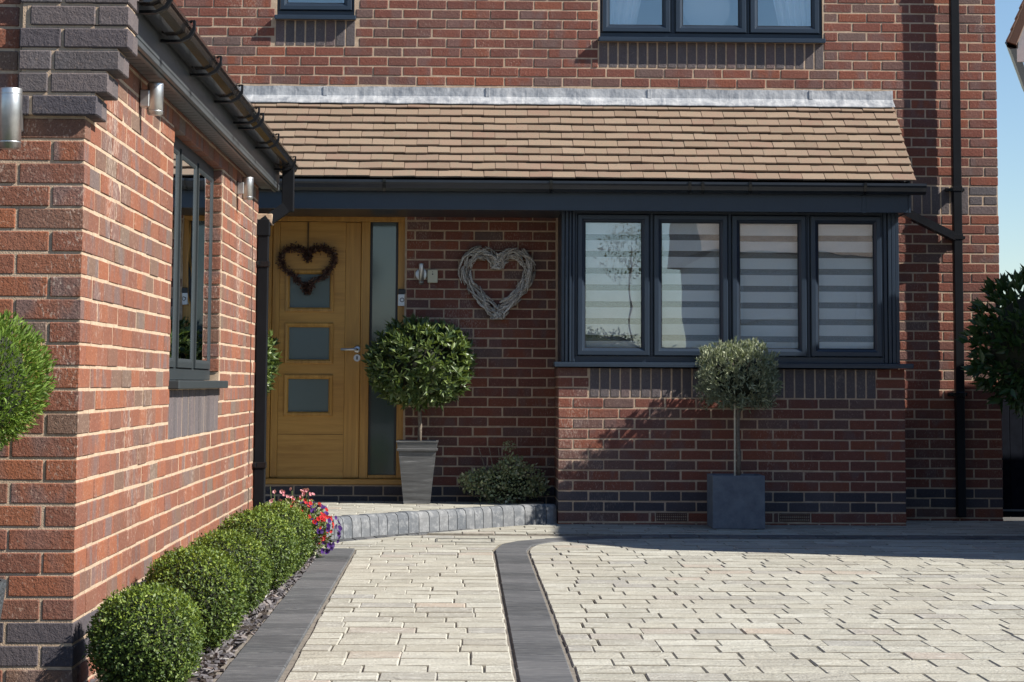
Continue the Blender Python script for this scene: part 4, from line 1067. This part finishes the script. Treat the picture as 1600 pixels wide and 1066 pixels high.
# --- five clipped box balls
BR = (.186, .186, .182)
box_var = []
for sd in (1, 2):
    rng = np.random.default_rng(20+sd); V = crown(13500, BR, (.010, .017), .56, .4, rng, 2.15, (.83, 1.03), 1, .05, .25, 1.2, .7, .7)
    zc = V[:, 4, 2]/BR[2]; new = rng.uniform(size=len(V)) < np.clip((zc+.1)*.6, .05, .55)  # lighter leaves gather towards the top, sunlight put into the colour
    box_var.append((leaf_mesh('foliage', V[~new]+np.array([0, 0, .19]), M_box), core_mesh('core', BR, 2.15, .86), leaf_mesh('sunlit_tint_leaves', V[new]+np.array([0, 0, .19]), M_box_sunlit)))
stem = MB(); stem.tube([(0, 0, -.02), (.005, 0, .04), (0, .004, .12)], [.014, .012, .008], 7); stem_m = stem.mesh('stem'); stem_m.materials.append(M_bark)
balls = [(-1.032, 7.30, .96, 'large clipped box ball nearest the camera beside the garage wall'), (-1.03, 8.55, 1.03, 'second clipped box ball from the camera along the garage wall'),
         (-1.035, 9.72, 1.02, 'middle of the five clipped box balls along the garage wall'), (-1.02, 10.85, 1.06, 'fourth clipped box ball from the camera along the garage wall'),
         (-1.0, 11.75, 1.06, 'farthest clipped box ball, beside the red and purple flowers')]
for i, (x, y, s, lb) in enumerate(balls):
    b_ = empty('box_shrub', (x, y, -.01), i*1.9); b_.scale = (s, s, s*(1, 1.02, .98, 1.0, .97)[i]); tag(b_, lb, 'shrub', 'clipped box balls along the garage')
    fm_, cm_, nm_ = box_var[i % 2]; link('sunlit_tint_leaves', nm_, None, b_, 'stuff')
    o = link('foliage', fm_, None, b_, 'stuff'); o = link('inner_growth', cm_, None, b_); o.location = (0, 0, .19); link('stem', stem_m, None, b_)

# --- bedding flowers behind the last ball
fl = empty('flowering_plant', (-.975, 12.95, 0)); fl.scale = (.88, .9, .95); tag(fl, 'mixed bedding plant with purple petunias, red and pink flowers by the downpipe', 'flowers')
rng = np.random.default_rng(9)
V = crown(5200, (.235, .18, .18), (.018, .036), .55, .7, rng, 2, (.35, 1.0), 1, .12, .3, 1.1); foliage(fl, V, M_herb, .17)
o = link('inner_growth', core_mesh('inner_growth', (.15, .12, .12), 2, .8), None, fl); o.location = (0, 0, .15)
st_ = MB()
for k in range(10):
    x = rng.uniform(-.18, .05); h = rng.uniform(.30, .44); st_.tube([(x, 0, .15), (x+rng.uniform(-.03, .03), 0, h)], .002, 5)
st_.build('stems', plain('flower_stem', (.10, .14, .05), .6), fl, kind='stuff')
def petunia(mat, nm='flower', r=.022):
    mb = MB(); v = [(0, 0, 0)]; f = []
    for k in range(10):
        a = 2*math.pi*k/10; rr = r*(1 if k % 2 == 0 else .86); v.append((rr*math.cos(a), rr*math.sin(a), .011+(.002 if k % 2 else 0)))
    for k in range(10): f.append((0, 1+k, 1+(k+1) % 10))
    mb.add(v, f); m = mb.mesh(nm); m.materials.append(mat); return m
PF = {'p': petunia(M_purple, r=.024), 'r': petunia(M_red, r=.021), 'k': petunia(M_pink, r=.017)}
for k in range(230):
    kind_ = 'p' if k < 85 else ('r' if k < 175 else 'k')
    while True:
        d = sphere_dirs(1, rng)[0]
        if d[1] < .35 and d[2] > -.75: break
    if kind_ == 'p': p = d*np.array((.24, .18, .17)) + np.array((.05, 0, .16))
    elif kind_ == 'r': p = d*np.array((.22, .18, .15)) + np.array((.02, -.01, .20))
    else: p = np.array((rng.uniform(-.18, .12), rng.uniform(-.08, .05), rng.uniform(.24, .42)))
    o = link('flower', PF[kind_], None, fl); o.location = p; dd = Vector(d + np.array([.3, -.6, .3]) + rng.normal(size=3)*.4)
    o.rotation_euler = dd.to_track_quat('Z', 'Y').to_euler(); s = rng.uniform(.55, .9); o.scale = (s, s, s)

# --- bay standards in tapered planters by the door
rng = np.random.default_rng(31)
bayV = crown(5000, (.39, .36, .305), (.05, .08), .36, .7, rng, 2.15, (.74, 1.0), 5, .06, .3, .95)
def planter_tapered(name, loc, label):
    p = empty(name, loc); tag(p, label, 'planter', 'tapered zinc planters beside the front door')
    mb = MB(); prof = [(.098, 0), (.138, .385), (.150, .388), (.152, .402), (.144, .406), (.150, .450), (.155, .452), (.155, .462), (.137, .462), (.13, .40)]
    v = []; f = []
    for h, z in prof: v += [(-h, -h, z), (h, -h, z), (h, h, z), (-h, h, z)]
    for i in range(len(prof)-1):
        for k in range(4): f.append((i*4+k, i*4+(k+1) % 4, (i+1)*4+(k+1) % 4, (i+1)*4+k))
    f.append((3, 2, 1, 0)); mb.add(v, f); mb.build('pot', M_zinc, p)
    m_ = MB(); m_.box((-.139, -.139, .41), (.139, .139, .43)); m_.build('soil', M_soil, p); return p
planter_tapered('planter', (-.342, 16.44, .128), 'tapered brushed zinc planter right of the front door')
planter_tapered('planter', (-1.80, 16.30, .128), 'tapered brushed zinc planter hidden left of the front door')
for i, (x, y, lb) in enumerate(((-.33, 16.40, 'round bay tree standard in the zinc planter right of the door'), (-1.775, 16.28, 'bay tree standard left of the door, mostly hidden by the downpipe'))):
    t = empty('bay_tree', (x, y, .55), i*.0); tag(t, lb, 'tree', 'bay trees flanking the front door')
    tr = MB(); tr.tube([(0, 0, -.02), (.006, .0, .15), (-.004, .004, .35), (0, 0, .62)], [.017, .015, .014, .010], 9)
    for k in range(9):
        a = k*.7; tr.tube([(0, 0, .32+.03*k), (.12*math.cos(a), .12*math.sin(a), .42+.03*k), (.26*math.cos(a), .26*math.sin(a), .5+.03*k)], [.007, .005, .003], 5)
    tr.build('trunk', M_bark, t, True)
    foliage(t, bayV, M_bay, .60, 220 if i == 0 else 0)
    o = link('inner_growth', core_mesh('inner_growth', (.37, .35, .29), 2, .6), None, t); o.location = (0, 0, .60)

# --- low shrub against the recess wall
sh = empty('low_shrub', (.31, 16.50, .127)); tag(sh, 'low variegated shrub against the recessed brick wall', 'shrub')
rng = np.random.default_rng(77); Vs = []
for (x, z, r, n_) in ((-.02, .16, .15, 900), (.16, .17, .15, 700), (-.18, .15, .13, 600), (.05, .27, .10, 420), (.0, .08, .15, 500), (.23, .12, .09, 300), (-.26, .16, .08, 260)):
    Vs.append(crown(n_, (r, .14, r*.85), (.016, .032), .62, .8, rng, 2, (.5, 1.05), 1, .12, .1, 1.1) + np.array([x, rng.uniform(-.04, .04), z]))
Vs.append(crown(90, (.06, .05, .05), (.012, .02), .7, .8, rng, 2, (.3, 1.0)) + np.array([.03, 0, .42]))
foliage(sh, np.concatenate(Vs), M_shrub, 0)
m_ = MB(); 
for k in range(9): a = rng.uniform(-.2, .2); m_.tube([(a*.3, 0, -.01), (a, rng.uniform(-.05, .05), .28+.13*(k % 3 == 0))], [.005, .003], 5)
m_.build('stems', M_bark, sh, kind='stuff')
o = link('inner_growth', core_mesh('inner_growth', (.2, .11, .13), 2, .8), None, sh); o.location = (.02, .02, .13)

# --- olive in the square planter
sp = empty('square_planter', (1.945, 15.735, .004)); tag(sp, 'square slate grey planter standing in front of the bay', 'planter')
m_ = MB(); h = .185; H = .372
for (lo, hi) in (((-h, -h, 0), (h, -h+.025, H)), ((-h, h-.025, 0), (h, h, H)), ((-h, -h+.0255, 0), (-h+.025, h-.0255, H)), ((h-.025, -h+.0255, 0), (h, h-.0255, H))): m_.box(lo, hi, .003)
m_.build('pot', M_slatepot, sp)
m_ = MB(); m_.box((-h+.0255, -h+.0255, .25), (h-.0255, h-.0255, .345)); m_.build('soil', M_soil, sp)
ol = empty('olive_tree', (1.965, 15.735, .35)); tag(ol, 'small olive standard with a clipped square crown in the slate planter', 'tree')
tr = MB(); tr.tube([(0, 0, -.02), (.004, 0, .15), (-.003, 0, .33), (.002, 0, .52), (-.01, 0, .66)], [.016, .015, .014, .013, .008], 9)
for k in range(10):
    a = k*.63; tr.tube([(0, 0, .46+.01*k), (.08*math.cos(a), .08*math.sin(a), .56+.015*k), (.2*math.cos(a), .2*math.sin(a), .68+.02*k)], [.007, .005, .003], 5)
tr.build('trunk', M_bark, ol, True)
rng = np.random.default_rng(41); V = crown(8000, (.265, .24, .215), (.028, .05), .22, .7, rng, 5, (.6, 1.05), 5, .10, .75, .8); foliage(ol, V, M_olive, .725)
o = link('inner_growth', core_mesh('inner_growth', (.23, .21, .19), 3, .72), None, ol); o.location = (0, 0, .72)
cane = MB(); cane.tube([(1.935, 15.70, .32), (1.938, 15.705, .95)], .007, 7); tag(cane.build('bamboo_cane', M_cane), 'pale bamboo cane staked beside the olive stem', 'cane')

# --- thuja ball in a woven pot at the left edge
tp = empty('woven_planter', (-1.57, 6.9, 0)); tag(tp, 'dark woven planter at the left edge below the conifer ball', 'planter')
m_ = MB(); m_.lathe([(0, 0), (.10, 0), (.155, .385), (.155, .40), (.14, .40), (.135, .34)], 28); m_.build('pot', M_woven, tp)
m_ = MB(); m_.lathe([(.136, .345), (0, .35)], 24); m_.build('soil', M_soil, tp)
tj = empty('conifer_ball', (-1.565, 6.9, .34)); tag(tj, 'bright green conifer clipped to a ball at the left edge', 'tree')
rng = np.random.default_rng(51); V = crown(14000, (.255, .25, .225), (.012, .028), .3, 1.0, rng, 2, (.8, 1.04), 1, .06, .55, .7); foliage(tj, V, M_thuja, .675)
o = link('inner_growth', core_mesh('inner_growth', (.25, .25, .22), 2, .82), None, tj); o.location = (0, 0, .675)
m_ = MB(); m_.tube([(0, 0, -.02), (.004, 0, .25), (0, 0, .5)], [.018, .016, .014], 8); m_.build('trunk', M_bark, tj, True)

# --- laurel at the right edge
la = empty('laurel_bush', (4.16, 15.8, 0)); tag(la, 'large-leaved dark laurel in shade at the right edge', 'shrub')
rng = np.random.default_rng(61); V = crown(2600, (.50, .45, .50), (.075, .12), .36, 1.0, rng, 2, (.7, 1.02), 4, .07, .35, .75)
foliage(la, V, M_laurel, 1.33, 240)
o = link('inner_growth', core_mesh('inner_growth', (.5, .45, .5), 2, .7), None, la); o.location = (0, 0, 1.33)
m_ = MB(); m_.tube([(0, 0, -.02), (.01, 0, .5), (0, 0, 1.2)], [.03, .028, .02], 8); m_.build('trunk', M_bark, la, True)

# --- hedge over the road (reflection)
hg = empty('opposite_hedge', (-1.0, -19.0, 0)); tag(hg, 'clipped garden hedge across the road behind the viewpoint', 'hedge')
rng = np.random.default_rng(73); V = crown(9000, (5.5, .6, 1.15), (.06, .12), .6, .6, rng, 6, (.85, 1.03), 1, .05, .2, 1.0); foliage(hg, V, M_tree, 1.1)
o = link('inner_growth', core_mesh('inner_growth', (5.5, .6, 1.15), 5, .98, M_tree), None, hg); o.location = (0, 0, 1.1)
# --- street tree over the road (reflection)
tt = empty('street_tree', (5.5, -40, 0)); tag(tt, 'leafy tree across the road behind the viewpoint', 'tree')
rng = np.random.default_rng(71); V = crown(800, (1.1, 1.0, 1.0), (.08, .16), .35, .8, rng, 2, (.4, 1.05), 1, .15, .2, 1.2); foliage(tt, V, M_tree, 5.4, part='crown')
m_ = MB(); m_.tube([(0, 0, -.05), (.05, 0, 2), (0, 0, 5.4)], [.05, .04, .02], 9); m_.build('trunk', M_bark, tt, True)

# ================================================================== SMALL THINGS
# wall lamps
def up_down_lamp(name, loc, label, r, h, plate, axis='y', group='steel wall lamps'):
    t = empty(name, loc); tag(t, label, 'lamp', group)
    b = MB(); b.lathe([(0, 0), (r*.86, 0), (r*.86, .004), (r, .004), (r, h-.004), (r*.96, h), (r*.8, h), (r*.8, h-.01), (0, h-.01)], 24)
    b.build('body', M_steel, t, True)
    for z in (h*.10, h*.90):
        m_ = MB(); m_.lathe([(r+.0006, z), (r+.0012, z+.002), (r+.0006, z+.004)], 24); m_.build('ring', M_steel, t, True)
    p = MB(); d = plate['d']
    if axis == 'y':
        if plate['round']: p.lathe([(0, 0), (plate['w'], 0), (plate['w'], .008), (plate['w']*.8, .012), (0, .012)], 24, (0, d, h/2), Matrix.Rotation(R(90), 4, 'X')); p.box((-.012, 0, h/2-.015), (.012, d-.008, h/2+.015))
        else: p.box((-plate['w'], r*.6, h/2-plate['w']*1.2), (plate['w'], d, h/2+plate['w']*1.2), .004)
    else:
        p.box((-d, -plate['w'], h/2-plate['w']*1.2), (-r*.6, plate['w'], h/2+plate['w']*1.2), .004)
    p.build('mounting', M_steel, t); return t
up_down_lamp('wall_lamp', (-1.497, 7.175, 1.775), 'steel cylinder lamp on the garage front at the left edge', .037, .2, dict(w=.03, d=.075, round=False))
up_down_lamp('wall_lamp', (-1.205, 8.45, 2.045), 'nearer of two steel lamps under the garage eaves', .031, .125, dict(w=.028, d=.057, round=False), 'x')
up_down_lamp('wall_lamp', (-1.205, 12.1, 2.02), 'farther steel lamp under the garage eaves, beside the downpipe', .031, .125, dict(w=.028, d=.057, round=False), 'x')
up_down_lamp('wall_lamp', (-.331, Y0-.06, 1.762), 'slim steel lamp on a round plate between the door and heart wreath', .019, .16, dict(w=.046, d=.06, round=True))
# sensor box
sb = empty('sensor_box', (-.246, Y0, 1.777)); tag(sb, 'small cream box with two dark holes beside the slim steel lamp', 'box')
m_ = MB(); m_.box((-.039, -.03, 0), (.039, -.001, .1), .004); m_.build('cover', M_cream, sb)
for dz, r_ in ((.083, .0035), (.066, .0055)):
    m_ = MB(); m_.lathe([(0, 0), (r_, 0), (r_, .002), (0, .002)], 12, (0, -.03, dz), Matrix.Rotation(R(90), 4, 'X')); m_.build('hole', M_black, sb)
# doorbell
db = empty('doorbell', (-.478, FY, 1.60)); tag(db, 'white doorbell with a dark ring button on the oak door frame', 'doorbell')
m_ = MB(); m_.box((-.031, -.03, .0), (.031, -.001, .09), .004); m_.build('cover', M_plastic, db)
m_ = MB(); m_.box((-.031, -.032, .0905), (.031, -.001, .13), .004); m_.build('camera_head', M_black, db)
m_ = MB(); m_.lathe([(.012, 0), (.017, 0), (.017, .002), (.012, .002), (.012, 0)], 20, (0, -.0302, .046), Matrix.Rotation(R(90), 4, 'X')); m_.build('ring_button', M_black, db)
# heart wreaths
def heart(t):
    x = 16*math.sin(t)**3; z = 13*math.cos(t)-5*math.cos(2*t)-2*math.cos(3*t)-math.cos(4*t); return x/16, z/16
hw = empty('twig_heart', (.248, Y0-.045, 1.80)); tag(hw, 'grey woven twig heart wreath on the brick wall', 'wreath')
random.seed(3); SXh, SZh = .243, .27
def hp(t, off):
    x, z = heart(t); x2, z2 = heart(t+.02); nx, nz = z2-z, -(x2-x); l = math.hypot(nx, nz) or 1
    return (x*SXh + nx/l*off[0], off[1], z*SZh*1.02 + nz/l*off[0])
for k in range(300):
    t0 = random.uniform(0, 2*math.pi); L = random.uniform(.25, .6); n_ = 6; o0 = (random.uniform(-.055, .045), random.uniform(-.045, .03)); o1 = (random.uniform(-.055, .05), random.uniform(-.045, .03))
    pts_ = []
    for i in range(n_):
        u = i/(n_-1); t = t0 + (u-.5)*L; pts_.append(hp(t, (o0[0]*(1-u)+o1[0]*u+random.uniform(-.005, .005), o0[1]*(1-u)+o1[1]*u)))
    r_ = random.uniform(.0045, .0095); m_ = MB(); m_.tube(pts_, [r_*.7, r_, r_, r_*.95, r_*.8, r_*.4], 5); m_.build('twig', M_twig, hw, True)
for o in hw.children: pass
bh = empty('cone_heart', (-1.203, LY-.035, 1.90)); tag(bh, 'dark brown dried cone heart wreath hanging on the front door', 'wreath')
cm = []
for sd in range(4):
    rng = np.random.default_rng(sd); V = crown(26, (.022, .018, .020), (.014, .026), .5, 1.0, rng, 2, (.3, 1), 1, .1, 0, 1.0); cm.append(leaf_mesh('cone', V, M_cone))
for k in range(110):
    t = 2*math.pi*(k+random.uniform(-.3, .3))/110; x, z = heart(t)
    o = link('cone', cm[k % 4], None, bh); o.location = (x*.205+random.uniform(-.012, .012), random.uniform(-.012, .012), z*.185+random.uniform(-.012, .012)+.005); o.rotation_euler = (random.uniform(0, 6), random.uniform(0, 6), random.uniform(0, 6)); s = random.uniform(.8, 1.2); o.scale = (s, s, s)
ring = MB(); ring.tube([(heart(2*math.pi*i/40)[0]*.205, .004, heart(2*math.pi*i/40)[1]*.185+.005) for i in range(41)], .011, 6); ring.build('wire_ring', M_cone, bh)
m_ = MB(); m_.box((-.006, .018, .10), (.006, .021, .338)); m_.build('hanging_ribbon', plain('brown_ribbon', (.10, .055, .02), .8), bh)
# curtains and mirror upstairs
def curtain(name, x0, x1, bx0, bx1, label):
    """draped voile from a wide top to a gathered side"""
    mb = MB(); nx, nz = 40, 14; v = []; f = []
    for j in range(nz+1):
        t = j/nz; a = x0+(bx0-x0)*t**.7; b = x1+(bx1-x1)*t**.7
        for i in range(nx+1):
            u = i/nx; v.append((a+(b-a)*u, .018*math.sin(u*38+t*1.5)+.008*math.sin(u*17), -t*1.15))
    for j in range(nz):
        for i in range(nx): f.append((j*(nx+1)+i, j*(nx+1)+i+1, (j+1)*(nx+1)+i+1, (j+1)*(nx+1)+i))
    mb.add(v, f); o = mb.build(name, M_curtain, None, True); o.location = (0, Y0+.2, ZT_UP-.02); return tag(o, label, 'curtain', 'white curtains in the upper window')
curtain('voile_curtain', 1.06, 1.62, 1.05, 1.30, 'white curtain swept to the left side of the wide upper window')
curtain('voile_curtain', 2.16, 2.72, 2.48, 2.73, 'white curtain swept to the right side of the wide upper window')
mr = empty('round_mirror', (1.885, Y0+.24, 3.96)); tag(mr, 'pale round mirror back standing in the wide upper window', 'mirror')
m_ = MB(); m_.lathe([(0, 0), (.18, 0), (.185, .006), (.185, .018), (0, .02)], 40, (0, 0, 0), Matrix.Rotation(R(90), 4, 'X')); m_.build('disc', plain('mirror_back', (.62, .62, .60), .7), mr)
m_ = MB(); m_.box((-.03, -.02, -.30), (.03, .02, -.17), .004); m_.box((-.1, -.06, -.32), (.1, .06, -.30), .004); m_.build('stand', M_white, mr)
